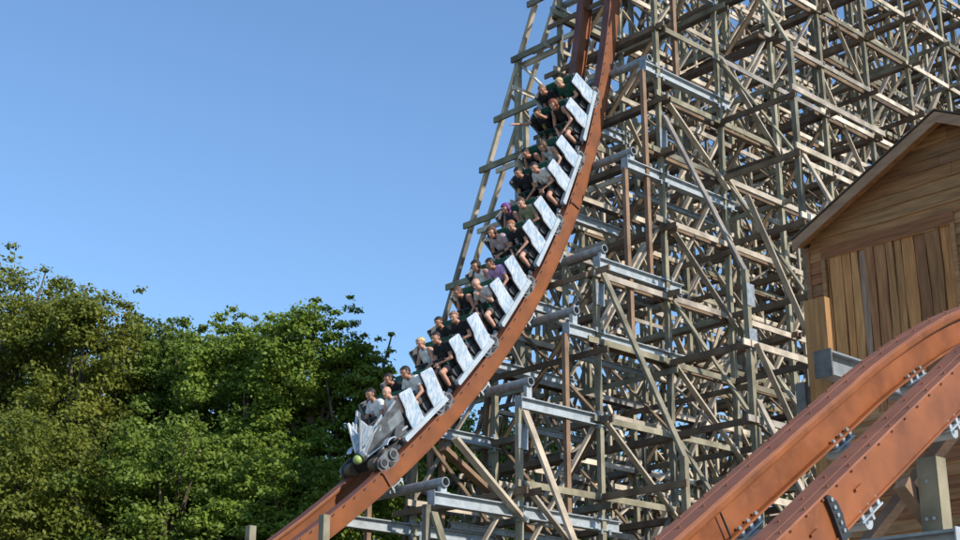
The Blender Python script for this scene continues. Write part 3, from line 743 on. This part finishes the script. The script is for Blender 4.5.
# (row from the front, near?, pose, skin, hair style, hair colour, top, top colour, legs, label)
RID = [
    (1, 0, 0, 1, 'short', 'dark', 'tee', 'white', 'dark-haired rider in a white T-shirt with red print, front row beside the bald rider'),
    (1, 1, 1, 0, None, None, 'tank', 'white', 'bald rider in a white vest on the near side of the front row'),
    (2, 0, 4, 1, 'short', 'dark', 'tee', 'black', 'dark-haired rider in black T-shirt on the far side of the second row'),
    (2, 1, 4, 1, 'short', 'dark', 'tee', 'white', 'dark-haired rider in plain white T-shirt on the near side of the second row'),
    (3, 0, 0, 0, 'short', 'blond', 'tank', 'white', 'short blond rider in a white vest, third row from the nose'),
    (3, 1, 1, 2, 'short', 'dark', 'tee', 'black', 'dark-haired rider in black T-shirt, near side of third row beside blond rider'),
    (4, 0, 0, 1, 'short', 'dark', 'tee', 'black', 'dark-haired rider in black T-shirt on the far side of the fourth row'),
    (4, 1, 1, 2, 'short', 'stubble', 'tee', 'black', 'close-cropped rider in black T-shirt on the near side of the fourth row'),
    (5, 0, 4, 2, 'short', 'brown', 'tank', 'black', 'brown-haired rider in a black vest, fifth row beside the bald rider'),
    (5, 1, 3, 0, None, None, 'tee', 'lightgrey', 'bald rider in pale grey T-shirt with a hand at his chin, fifth row'),
    (6, 0, 0, 2, 'long', 'dark', 'tank', 'white', 'dark-haired rider in a white sleeveless top, sixth row beside lilac T-shirt'),
    (6, 1, 4, 1, 'short', 'dark', 'tee', 'lilac', 'dark-haired rider in a lilac T-shirt on the near side of the sixth row'),
    (7, 0, 1, 2, 'long', 'brown', 'tee', 'pinkgrey', 'brown-haired rider in a pinkish grey T-shirt on the far side of the seventh row'),
    (7, 1, 0, 0, 'short', 'ginger', 'tee', 'black', 'ginger-haired rider in a black T-shirt with pale print, seventh row'),
    (8, 0, 0, 2, 'long', 'purple', 'tank', 'darkblue', 'purple-haired rider in a dark vest on the far side of the eighth row'),
    (8, 1, 1, 0, 'short', 'brown', 'tee', 'olive', 'brown-haired rider in an olive T-shirt on the near side of the eighth row'),
    (9, 0, 0, 2, 'short', 'dark', 'tee', 'black', 'dark-haired rider in black top beside the rider with a cap'),
    (9, 1, 1, 2, 'cap', 'cap', 'tee', 'white', 'rider in black cap and white T-shirt with small print, fourth row from the back'),
    (10, 0, 4, 2, 'short', 'dark', 'tank', 'black', 'dark-haired rider in black vest, third row from the back'),
    (10, 1, 4, 0, 'long', 'brown', 'tank', 'paleblue', 'brown-haired rider in a pale blue top, third row from the back'),
    (11, 0, 2, 2, 'short', 'dark', 'tee', 'black', 'rider with both arms raised in black T-shirt with yellow print'),
    (11, 1, 0, 0, 'long', 'auburn', 'tank', 'black', 'auburn-haired rider in a black vest next to the rider with raised arms'),
    (12, 0, 1, 2, 'short', 'stubble', 'tee', 'black', 'close-cropped rider in dark T-shirt in the last row'),
    (12, 1, 1, 0, 'short', 'blond', 'tee', 'palegreen', 'blond rider in a dark green T-shirt in the last row'),
]
PRINT = {(1, 0): (.25, .03, .03), (7, 1): (.5, .5, .5), (11, 0): (.5, .38, .08), (9, 1): (.35, .30, .25)}
seatmap = {}
for idx, (F, r) in enumerate(seats): seatmap[12-idx] = (F, r)    # seats listed from the last row forward
def child(me, name, parent, m):
    o = bpy.data.objects.new(name, me); col.objects.link(o); o.parent = parent
    o.material_slots[0].link = 'OBJECT'; o.material_slots[0].material = m; return o
# two rows per car, first one listed is the rear one
for row, near, ps, sk, hs, hc, topk, tc, lab in RID:
    F, r = seatmap[row]; bd = BOD[ps]
    p = bpy.data.objects.new('person', bd['body']); col.objects.link(p)
    sc = random.uniform(1.02, 1.09)
    p.matrix_basis = F @ Matrix.Translation((r+.22, .30 if near else -.30, .335)) @ Matrix.Rotation(math.radians(random.uniform(-5, 5)), 4, 'Z') @ Matrix.Scale(sc, 4)
    hm = pm('hair_'+hc, HAIR[hc], .6) if hc else SK[sk]
    for s_, m in zip(p.material_slots, (SK[sk], EYE, LIP, pm('brow', (.06, .04, .03)) if not hc else hm)): s_.link = 'OBJECT'; s_.material = m
    tag(p, lab, 'person', 'riders on the coaster train')
    sh = child(bd[topk], 'shirt', p, pm('cloth_'+tc, COLS[tc], .9))
    child(bd['shorts'], 'shorts', p, pm('cloth_shorts_%d' % (row % 3), ((.02, .02, .025), (.05, .055, .075), (.10, .09, .08))[row % 3], .9))
    for q in ('shoeL', 'shoeR'): child(bd[q], 'shoe', p, pm('shoe_%d' % (row % 2), ((.03, .03, .03), (.35, .35, .35))[row % 2], .7))
    if hs: child(bd['long' if hs == 'long' else 'short'], 'cap' if hs == 'cap' else 'hair', p, hm)
    if (row, near) in PRINT:
        V = np.array([v.co for v in bd[topk].vertices]); mk = V[(np.abs(V[:, 1]) < .07) & (V[:, 2] > .28) & (V[:, 2] < .44) & (V[:, 0] > .02)]
        if len(mk):
            m2 = MB(); c = mk.mean(0)
            for q in range(5):
                zz = -.05+.025*q; k = mk[np.argsort(np.abs(mk[:, 2]-(c[2]+zz)))[:40]]; wd = (.05, .035, .055, .03, .045)[q]
                m2.beam((k[:, 0].max()+.006, -wd, c[2]+zz), (k[:, 0].max()+.006, wd, c[2]+zz), .016, .008)
            m2.build('shirt_print', pm('print_%d' % row, PRINT[(row, near)]), p, local=True)

# ------------------------------------------------------------------ the near track, a climbing hill
KN = [(-8, 1.0), (-3, 1.0), (1, 1.02), (3.5, 1.15), (5.2, 1.55), (6.6, 2.18), (7.5, 2.67), (8.35, 3.19), (8.94, 3.57), (9.49, 3.92), (10.07, 4.29), (10.71, 4.69), (11.23, 5.02), (11.84, 5.37), (12.57, 5.75), (13.41, 6.1), (14.5, 6.44), (15.8, 6.68), (17.2, 6.78), (18.8, 6.7), (21, 6.3), (24, 5.4), (28, 4.0)]
def catmull(K, n=8):
    K = np.array(K, float); K = np.vstack([2*K[0]-K[1], K, 2*K[-1]-K[-2]]); out = []
    for i in range(1, len(K)-2):
        for u in np.linspace(0, 1, n, endpoint=False):
            a, b, c, d = K[i-1:i+3]; out.append(.5*((2*b)+(-a+c)*u+(2*a-5*b+4*c-d)*u*u+(-a+3*b-3*c+d)*u**3))
    out.append(K[-2]); return np.array(out)
NP_ = catmull(KN)
for _ in range(6):
    NP_[1:-1] = NP_[1:-1]*.5+(NP_[:-2]+NP_[2:])*.25
NS = np.concatenate([[0], np.cumsum(np.linalg.norm(np.diff(NP_, axis=0), axis=1))])
def near_frame(s, y):
    a = np.array([np.interp(s-.05, NS, NP_[:, 0]), np.interp(s-.05, NS, NP_[:, 1])]); b = np.array([np.interp(s+.05, NS, NP_[:, 0]), np.interp(s+.05, NS, NP_[:, 1])])
    t = (b-a)/np.linalg.norm(b-a); n = (-t[1], t[0]); c = (a+b)/2
    return Matrix(((t[0], 0, n[0], c[0]), (0, 1, 0, y), (t[1], 0, n[1], c[1]), (0, 0, 0, 1)))
ND = .34
near = empty('near_coaster_track', (8, 6.4, 0), label='orange twin-rail steel coaster track climbing in front of the wooden house', cat='roller coaster track')
rA = rail('rail', NP_, 7.0, -1, ND, M['plate'], M['web'], near)
rB = rail('rail', NP_, 5.71, 1, ND, M['plate'], M['web'], near)
nb = MB().tube([(0, 0, -.01), (0, 0, .010)], .012, 6).tube([(0, 0, .010), (0, 0, .017)], .007, 6)
nb_me = bpy.data.meshes.new('bolt'); nb_me.from_pydata(nb.v, [], nb.f); nb_me.materials.append(M['plate'])
s_a = float(np.interp(6.8, NP_[:, 0], NS)); s_b = float(np.interp(15.0, NP_[:, 0], NS))
k = 0; s = s_a
while s < s_b:
    for y in (6.968, 6.845, 5.742, 5.865): place('bolt', nb_me, near_frame(s+(.16 if y in (6.845, 5.742) else 0), y), near)
    k += 1; s += .36
for y, r_ in ((5.708, near),):
    s = s_a
    while s < s_b: place('bolt', nb_me, near_frame(s, y+.012) @ Matrix.Translation((0, 0, -.03)) @ Matrix.Rotation(math.pi/2, 4, 'X'), near); s += .24
# ties, clips
s = float(np.interp(6.0, NP_[:, 0], NS)); tie_s = []
for xt in (5.1, 6.4, 7.75, 9.1, 10.5, 11.85, 13.2, 14.6, 16, 17.4, 18.8):
    s = float(np.interp(xt, NP_[:, 0], NS)); f = near_frame(s, 6.355)
    t = MB(); t.tube([f @ Vector((0, -.58, -ND-.115)), f @ Vector((0, .62, -ND-.115))], .055, 14); tie = t.build('tie_tube', M['galv'], near)
    for yy in (-.645+.03, -.645+.20, .645-.03, .645-.20):
        c = MB()
        for dx in (-.13, .0, .13):
            c.box((dx-.02, yy-.022, -ND-.045), (dx+.02, yy+.022, -ND+.004)); c.tube([(dx, yy-.0, -ND+.004), (dx, yy, -ND+.045)], .013, 6); c.tube([(dx, yy, -ND+.018), (dx, yy, -ND+.034)], .022, 6)
        c.box((-.17, yy-.03, -ND-.055), (.17, yy+.03, -ND-.040)); c.box((-.015, yy-.02, -ND-.1), (.015, yy+.02, -ND-.05))
        c.xf(f); c.build('clip', M['galv'], tie)
# splice plates: a shaped plate on the near web, a joint line on the far one
s = float(np.interp(8.72, NP_[:, 0], NS)); f = near_frame(s, 5.71)
c = MB(); c.prism([(-.055, -.025), (-.02, -.02), (.045, -.10), (.055, -.20), (.03, -.29), (.045, -ND-.03), (-.075, -ND-.03), (-.07, -.30), (-.055, -.16)], Matrix.Identity(4), -.022, .011); c.xf(f); sp = c.build('splice_plate', M['dark'], near)
for z in (-.06, -.12, -.18, -.24, -.30):
    c = MB(); c.tube([f @ Vector((-.015, -.034, z)), f @ Vector((-.015, -.02, z))], .016, 8); c.build('splice_bolt', M['dgalv'], sp)
for xq, y, d0, d1 in ((8.86, 6.795, -.003, .003), (8.07, 5.70, 0, 0)):
    if d0 == d1: continue
    f = near_frame(float(np.interp(xq, NP_[:, 0], NS)), y); c = MB(); c.box((-.006, -.012, -ND+.02), (.006, .001, -.10)); c.xf(f); c.build('joint_gap', M['dark'], near)
for xq, y in ((8.45, 5.716), (9.05, 5.716)):
    f = near_frame(float(np.interp(xq, NP_[:, 0], NS)), y); c = MB(); c.box((-.05, -.014, -.17), (.05, .01, -.15)); c.xf(f); c.build('web_tab', M['web'], near)

# ------------------------------------------------------------------ supports of the near track
sup = empty('track_support_frame', (13.0, 8.5, 0), label='steel I-beam on a tan board post between near track and house', cat='track support')
b = MB(); ibeam(b, (12.98, 8.4, 5.68), (18.6, 8.4, 5.68), .2, .27); b.build('steel_beam', M['dgalv'], sup)
b = MB(); b.box((12.955, 8.29, 5.53), (12.975, 8.51, 5.83)); b.build('end_plate', M['clip'], sup)
b = MB(); b.box((13.32, 8.55, 0), (13.42, 8.83, 6.55)); b.build('post', M['orangewood'], sup)
b = MB(); b.box((13.27, 8.86, 5.2), (13.31, 8.98, 5.62)); b.box((13.31, 8.83, 5.25), (13.42, 8.87, 5.57)); b.build('bracket', M['clip'], sup)
b = MB(); b.box((16.2, 8.33, 0), (16.35, 8.47, 5.54)); b.build('post', M['post'], sup)
sup2 = empty('timber_bracket_frame', (9.9, 5.6, 0), label='steel beam with stub post and braces under the near rail at lower right', cat='track support')
SB = Matrix.Translation((0, 0, 1.6)) @ Matrix.Scale(1.16, 4) @ Matrix.Translation((0, 0, -1.6))   # sizes of this frame
b = MB(); ibeam(b, (9.9, 7.4, 3.12), (9.9, 5.36, 3.12), .20, .25); b.xf(SB); b.build('steel_beam', M['dgalv'], sup2)
b = MB(); b.box((9.80, 5.345, 2.98), (10.00, 5.358, 3.26)); b.xf(SB); b.build('end_plate', M['galv'], sup2)
b = MB(); b.box((9.83, 5.46, 3.25), (9.97, 5.63, 3.80)); b.xf(SB); pp = b.build('stub_post', M['post'], sup2)
for yy, zz in ((5.52, 3.34), (5.58, 3.34), (5.55, 3.62)):
    c = MB(); c.tube([(9.82, yy, zz), (9.835, yy, zz)], .014, 8); c.xf(SB); c.build('bolt', M['galv'], pp)
b = MB(); b.beam((10.06, 6.25, 3.26), (10.06, 5.38, 4.05), .07, .13, (1, 0, 0)); b.xf(SB); b.build('brace', M['fresh'], sup2)
b = MB(); b.beam((9.75, 5.72, 3.62), (10.1, 5.66, 3.30), .11, .11, (0, 1, 0)); b.xf(SB); b.build('knee_brace', M['fresh'], sup2)
for y in (6.7, 8.1):
    b = MB(); b.box((11.41, y-.08, 0), (11.57, y+.08, 3.19)); b.build('post', M['post'], sup2)

# ------------------------------------------------------------------ the wooden house
HX, YL, YR, YA = 20.0, 13.06, 7.58, 10.32
ZE, ZA = 10.015, 11.41
house = empty('wooden_house', (HX+2.5, YA, 0), label='brown clapboard barn with a steep gable and vertical plank door', cat='building')
b = MB(); L_ = 5.2
b.box((HX+.03, YR+.03, 0), (HX+L_, YL-.03, ZE-.25)); b.add([(HX+.03, YL-.03, ZE-.25), (HX+.03, YR+.03, ZE-.25), (HX+.03, YA, ZA-.12), (HX+L_, YL-.03, ZE-.25), (HX+L_, YR+.03, ZE-.25), (HX+L_, YA, ZA-.12)], [(0, 1, 2), (3, 5, 4), (0, 2, 5, 3), (1, 4, 5, 2)])
b.build('wall', M['clap'][3], house)
DOOR = (10.43, 12.74, 6.9, 9.66)
def clap(y0, y1, z0, ht, m, sl=None):
    # a wedge board: thin at the top, thick at the bottom edge; wobbly lower edge
    n = max(2, int((y1-y0)/.5)); c = MB(); ph = random.uniform(0, 6)
    def lim(z): # keep inside the gable
        if z <= ZE: return YR, YL
        f = (z-ZE)/(ZA-ZE); return YR+(YA-YR)*f, YL+(YA-YL)*f
    zt = z0+ht+.03; ring = []
    for i in range(n+1):
        u = i/n; rows = []
        for z, xo in ((z0, -.038), (zt, -.010), (zt, .02), (z0, .02)):
            a, e = lim(min(z, ZA-.03)); yy = max(y0, a)+(min(y1, e)-max(y0, a))*u
            if min(y1, e) <= max(y0, a): return None
            wob = .012*math.sin(ph+yy*2.3)+.006*math.sin(ph*2+yy*7) if z == z0 else 0
            rows.append((HX+xo, yy, min(z, ZA-.02)+wob))
        ring.append(rows)
    base = 0
    for rr in ring: c.v += rr
    for i in range(n):
        for k in range(4): c.f.append((i*4+k, i*4+(k+1) % 4, (i+1)*4+(k+1) % 4, (i+1)*4+k)); c.mi.append(0)
    c.f += [(0, 1, 2, 3), (n*4+3, n*4+2, n*4+1, n*4)]; c.mi += [0, 0]
    return c.build('clapboard', m, house)
z = .1; hts = []
while z < ZA-.1:
    ht = random.uniform(.17, .225)
    if z+ht > DOOR[2] and z < DOOR[3]-.03:
        segs = [(YR, DOOR[0]-.07), (DOOR[1]+.07, YL)]
        if z < DOOR[2]-.02: segs = [(YR, YL)]
    else:
        segs = [(YR, YL)]
    for a, e in segs:
        if e-a > 3 and random.random() < .5:
            m_ = random.uniform(a+1.2, e-1.2); parts = [(a, m_-.003), (m_+.003, e)]
        else: parts = [(a, e)]
        for p0, p1 in parts: clap(p0, p1, z, ht, random.choice(M['clap']))
    z += ht
# boards on the two long walls
def sidemat(b): return mat('side_board', b, 0.8, 0.3, 2.2, bump=0.5, rnd=.3, stretch=(.8, 9, 9), detail=9)
SM = [sidemat(b) for b in ((.36, .18, .075), (.42, .225, .095), (.29, .135, .06))]
for sy in (-1, 1):
    z = .1
    while z < ZE-.2:
        ht = random.uniform(.18, .225); yw = YR+.03 if sy < 0 else YL-.03
        c = MB(); pr = [(-.002, z+ht+.02), (-.002, z), (.045, z), (.016, z+ht+.02)]
        c.add([(xx, yw+sy*a, b_) for xx in (HX+.052, HX+L_) for a, b_ in pr], [(0, 1, 2, 3), (7, 6, 5, 4)]+[(i, (i+1) % 4, (i+1) % 4+4, i+4) for i in range(4)])
        c.build('clapboard', random.choice(SM), house); z += ht
# plank door
y = DOOR[0]+.01
while y < DOOR[1]-.03:
    wd = min(random.uniform(.12, .25), DOOR[1]-.01-y)
    c = MB(); n = 8; ph = random.uniform(0, 6); dx = random.uniform(-.03, .012); L1 = []; R1 = []
    for i in range(n+1):
        zz = DOOR[2]+(DOOR[3]-DOOR[2])*i/n; L1.append((y+.010*math.sin(ph+zz*3.1)+random.uniform(-.006, .006), zz)); R1.append((y+wd-.020+.010*math.sin(ph*1.7+zz*2.6)+random.uniform(-.006, .006), zz))
    for (a, z0), (e, z1) in zip(L1, R1): c.v += [(HX-.006+dx, a, z0), (HX-.006+dx, e, z0), (HX+.025, e, z0), (HX+.025, a, z0)]
    for i in range(n):
        for k in range(4): c.f.append((i*4+k, i*4+(k+1) % 4, (i+1)*4+(k+1) % 4, (i+1)*4+k)); c.mi.append(0)
    c.f += [(0, 1, 2, 3), (n*4+3, n*4+2, n*4+1, n*4)]; c.mi += [0, 0]
    c.build('door_plank', random.choices(M['plank'], (3.5, 4.5, 3, 1.3))[0], house); y += wd
for y0, y1 in ((DOOR[0]-.07, DOOR[0]-.002), (DOOR[1]+.002, DOOR[1]+.07)):
    c = MB(); c.box((HX-.06, y0, DOOR[2]), (HX+.02, y1, DOOR[3])); c.build('door_jamb', M['clap'][1], house)
c = MB(); c.box((HX-.045, DOOR[0]-.07, DOOR[3]+.002), (HX+.02, DOOR[1]+.07, DOOR[3]+.20)); c.build('lintel_board', M['clap'][2], house)
for y0 in (YL-.02, YR-.07):
    c = MB(); c.box((HX-.055, y0, 0), (HX+.05, y0+.09, ZE-.08)); c.build('corner_board', M['clap'][3], house)
# roof slopes with barge boards
def slope(sgn):
    ye = YA+sgn*(2.74+.10); dy = abs(ye-YA); k = (ZA-ZE)/2.74; ze = ZA-k*dy
    c = MB(); c.add([(HX-.32, YA, ZA+.06), (HX-.32, ye, ze+.06), (HX+L_+.3, ye, ze+.06), (HX+L_+.3, YA, ZA+.06), (HX-.32, YA, ZA+.0), (HX-.32, ye, ze+.0), (HX+L_+.3, ye, ze), (HX+L_+.3, YA, ZA)], [(0, 1, 2, 3), (7, 6, 5, 4), (0, 4, 5, 1), (1, 5, 6, 2), (2, 6, 7, 3), (3, 7, 4, 0)])
    r = c.build('roof', M['roof'], house)
    c = MB(); c.add([(HX-.355, YA, ZA+.04), (HX-.355, ye, ze+.04), (HX-.325, ye, ze+.04), (HX-.325, YA, ZA+.04), (HX-.355, YA, ZA-.145), (HX-.355, ye, ze-.14), (HX-.325, ye, ze-.14), (HX-.325, YA, ZA-.145)], [(0, 1, 2, 3), (7, 6, 5, 4), (0, 4, 5, 1), (1, 5, 6, 2), (2, 6, 7, 3), (3, 7, 4, 0)]); c.build('barge_board', M['fascia'], r)
    c = MB(); c.add([(HX-.375, YA, ZA+.085), (HX-.375, ye-.0, ze+.085), (HX+L_+.3, ye, ze+.085), (HX+L_+.3, YA, ZA+.085), (HX-.375, YA, ZA+.063), (HX-.375, ye, ze+.063), (HX+L_+.3, ye, ze+.063), (HX+L_+.3, YA, ZA+.063)], [(0, 1, 2, 3), (7, 6, 5, 4), (0, 4, 5, 1), (1, 5, 6, 2), (2, 6, 7, 3), (3, 7, 4, 0)]); c.build('roof_felt', M['roof'], r)
    c = MB(); c.add([(HX-.32, YA, ZA-.02), (HX-.32, ye, ze-.02), (HX-.05, ye, ze-.02), (HX-.05, YA, ZA-.02)], [(0, 1, 2, 3)]); c.v += []; c.build('soffit', M['clap'][0], r)
slope(1); slope(-1)

# ------------------------------------------------------------------ trees
def leaf_mat(name, c1, c2):
    m = bpy.data.materials.new(name); m.use_nodes = True; t = m.node_tree; L = t.links
    b = t.nodes['Principled BSDF']; b.inputs['Roughness'].default_value = .55; b.inputs['Specular IOR Level'].default_value = .3
    g_ = t.nodes.new('ShaderNodeNewGeometry'); r = t.nodes.new('ShaderNodeValToRGB')
    n = t.nodes.new('ShaderNodeTexNoise'); n.inputs['Scale'].default_value = .5; n.inputs['Detail'].default_value = 2; L.new(g_.outputs['Position'], n.inputs['Vector'])
    ad = t.nodes.new('ShaderNodeMath'); ad.operation = 'MULTIPLY_ADD'; ad.inputs[1].default_value = .55; L.new(g_.outputs['Random Per Island'], ad.inputs[0]); 
    m2 = t.nodes.new('ShaderNodeMath'); m2.operation = 'MULTIPLY_ADD'; m2.inputs[1].default_value = 1.4; m2.inputs[2].default_value = -.45; L.new(n.outputs[0], m2.inputs[0]); L.new(m2.outputs[0], ad.inputs[2])
    r.color_ramp.elements[0].color = (*c1, 1); r.color_ramp.elements[1].color = (*c2, 1); L.new(ad.outputs[0], r.inputs[0]); L.new(r.outputs[0], b.inputs['Base Color'])
    tr = t.nodes.new('ShaderNodeBsdfTranslucent'); L.new(r.outputs[0], tr.inputs[0]); mx = t.nodes.new('ShaderNodeMixShader'); mx.inputs[0].default_value = .38
    L.new(b.outputs[0], mx.inputs[1]); L.new(tr.outputs[0], mx.inputs[2]); L.new(mx.outputs[0], t.nodes['Material Output'].inputs[0]); return m
LM = [leaf_mat('leaf_olive', (.092, .125, .016), (.235, .245, .034)), leaf_mat('leaf_dark', (.060, .105, .022), (.155, .205, .040)), leaf_mat('leaf_mid', (.080, .138, .018), (.205, .270, .038)), leaf_mat('leaf_fresh', (.092, .160, .018), (.235, .310, .042))]
def tree(px, py, D, rad, mi, label, nleaf=36000, zlow=2.0, leaf=.15, spike=0.0):
    r = ray(px, py); hl = math.hypot(r[0], r[1]); p = CAM+r/hl*D; bx, by, H = p[0], p[1], p[2]
    root = empty('tree', (bx, by, 0), label=label, cat='tree', group='broadleaf trees')
    cz = (H+zlow)/2; rz = (H-zlow)/2
    nc = 520
    # clump centres: mostly near an irregular crown surface
    d = rng.normal(size=(nc, 3)); d /= np.linalg.norm(d, axis=1)[:, None]
    lob = 1+.16*np.sin(3*np.arctan2(d[:, 1], d[:, 0])+rng.uniform(0, 6))+.12*np.sin(5*d[:, 2]*2+rng.uniform(0, 6))
    rr = (.40+.60*rng.random(nc)**.5)*lob
    taper = np.where(d[:, 2] > 0, 1-.28*d[:, 2], 1.0)
    C = np.stack([d[:, 0]*rad*rr*taper, d[:, 1]*rad*rr*taper, d[:, 2]*rz*np.minimum(rr, 1.0)], 1); C[:, 2] += cz
    crad = rng.uniform(.38, .85, nc)*(rad/4.5)
    nl = 16; q = 0
    for _ in range(nl):                      # upright leading shoots that break the outline
        an = rng.uniform(0, 6.283); ra = rad*.78*math.sqrt(rng.random()); u = ra/rad
        bxx, byy = ra*math.cos(an), ra*math.sin(an); zs = cz+rz*.92*math.sqrt(max(.05, 1-u*u))-.5
        hgt = rng.uniform(.8, 2.0) if u > .25 else max(1.0, H-zs)+spike
        for w_ in range(5):
            f_ = w_/4; C[q] = (bxx+rng.normal(0, .16), byy+rng.normal(0, .16), min(zs+hgt*f_, H+spike)); crad[q] = (.62-.36*f_)*(rad/4.5); q += 1
    wgt = crad**1.7; ci = rng.choice(nc, nleaf, p=wgt/wgt.sum())
    n = rng.normal(size=(nleaf, 3)); n /= np.linalg.norm(n, axis=1)[:, None]; n[:, 2] = np.where(n[:, 2] < -.3, -n[:, 2], n[:, 2])
    rl = rng.random(nleaf)**.4*(1+.25*rng.normal(size=nleaf))
    pos = C[ci]+n*(crad[ci]*rl)[:, None]*np.array([1.1, 1.1, .75])
    pos[:, 2] = np.maximum(pos[:, 2], .6)
    # leaf quads (bent rhombus)
    nor = n*.6+np.array([.15, -.35, .5])*.8+rng.normal(size=(nleaf, 3))*.5; nor /= np.linalg.norm(nor, axis=1)[:, None]
    a = np.cross(nor, rng.normal(size=(nleaf, 3))); a /= np.linalg.norm(a, axis=1)[:, None]; b = np.cross(nor, a)
    sz = leaf*rng.uniform(.6, 1.35, nleaf)
    V = np.stack([pos-a*sz[:, None], pos+b*(sz*.62)[:, None]-nor*(sz*.12)[:, None], pos+a*sz[:, None]-nor*(sz*.3)[:, None], pos-b*(sz*.62)[:, None]-nor*(sz*.12)[:, None]], 1).reshape(-1, 3)
    me = bpy.data.meshes.new('crown'); me.vertices.add(nleaf*4); me.vertices.foreach_set('co', V.ravel())
    me.loops.add(nleaf*4); me.loops.foreach_set('vertex_index', np.arange(nleaf*4)); me.polygons.add(nleaf)
    me.polygons.foreach_set('loop_start', np.arange(nleaf)*4); me.polygons.foreach_set('loop_total', np.full(nleaf, 4)); me.update(); me.validate()
    me.materials.append(LM[mi]); o = bpy.data.objects.new('crown', me); col.objects.link(o); o.parent = root
    t = MB(); pts = [(0, 0, 0), (.1, .05, H*.25), (-.1, .1, H*.5), (.05, 0, H*.75), (0, 0, H*.93)]; t.tube(pts, [.36, .28, .2, .11, .03], 10)
    for q in range(26):
        c = C[rng.integers(nc)]; h = min(c[2]*.75, H*.8); s0 = Vector((0, 0, max(2.0, h*.8))); e = Vector(c); mid = (s0+e)/2+Vector((0, 0, .5))
        t.tube([s0, mid, e], [.11, .065, .02], 6)
    t.build('trunk', M['bark'], root, local=True, smooth=True)
TREES = [
    (16, 268, 46, 4.4, 0, 'tallest olive green tree at the left edge of the photo', 95000, .066, .5),
    (86, 298, 43, 3.4, 0, 'yellowish olive tree second from the left edge', 85000, .062, 0),
    (-60, 300, 50, 5.0, 2, 'green tree partly cut off by the left edge of the photo', 50000, .08, 0),
    (142, 326, 45, 3.2, 1, 'dark green tree behind the olive trees, at the dip in the treeline', 75000, .066, 0),
    (190, 322, 43, 2.9, 2, 'green tree just right of the dip in the treeline', 75000, .062, 0),
    (226, 328, 44, 2.9, 2, 'green tree filling the gap left of the bright middle trees', 60000, .064, 0),
    (256, 320, 40, 2.8, 3, 'bright green tree in the middle of the treeline', 80000, .060, 0),
    (314, 308, 38.5, 2.5, 3, 'green tree with the highest pointed top right of the dip', 75000, .060, .2),
    (356, 342, 38.5, 1.9, 3, 'fresh green tree just behind the nose of the train', 65000, .060, 0),
    (175, 425, 37, 3.3, 2, 'low green tree in front of the dark trees', 75000, .058, 0),
    (40, 425, 38, 3.7, 0, 'low olive tree in front at the left edge', 80000, .06, 0),
    (285, 450, 35, 2.3, 3, 'low bright tree in front, left of the track foot', 75000, .055, 0),
    (425, 432, 58, 4.2, 3, 'green tree seen below the train through the trestle foot', 45000, .10, 0),
    (478, 415, 64, 4.2, 2, 'green tree seen through the trestle right under the middle of the train', 45000, .10, 0),
    (555, 430, 72, 6.0, 3, 'tree seen through the lower trestle left of its middle', 30000, .12, 0),
    (690, 432, 78, 6.0, 3, 'tree seen through the lower trestle at its middle', 30000, .12, 0),
    (830, 450, 84, 6.5, 2, 'tree hidden behind the trestle and the wooden house', 20000, .13, 0),
]
for px, py, D, rad, mi, lab, n, lf, sp in TREES: tree(px, py, D, rad, mi, lab, n, 2.0, lf, sp)
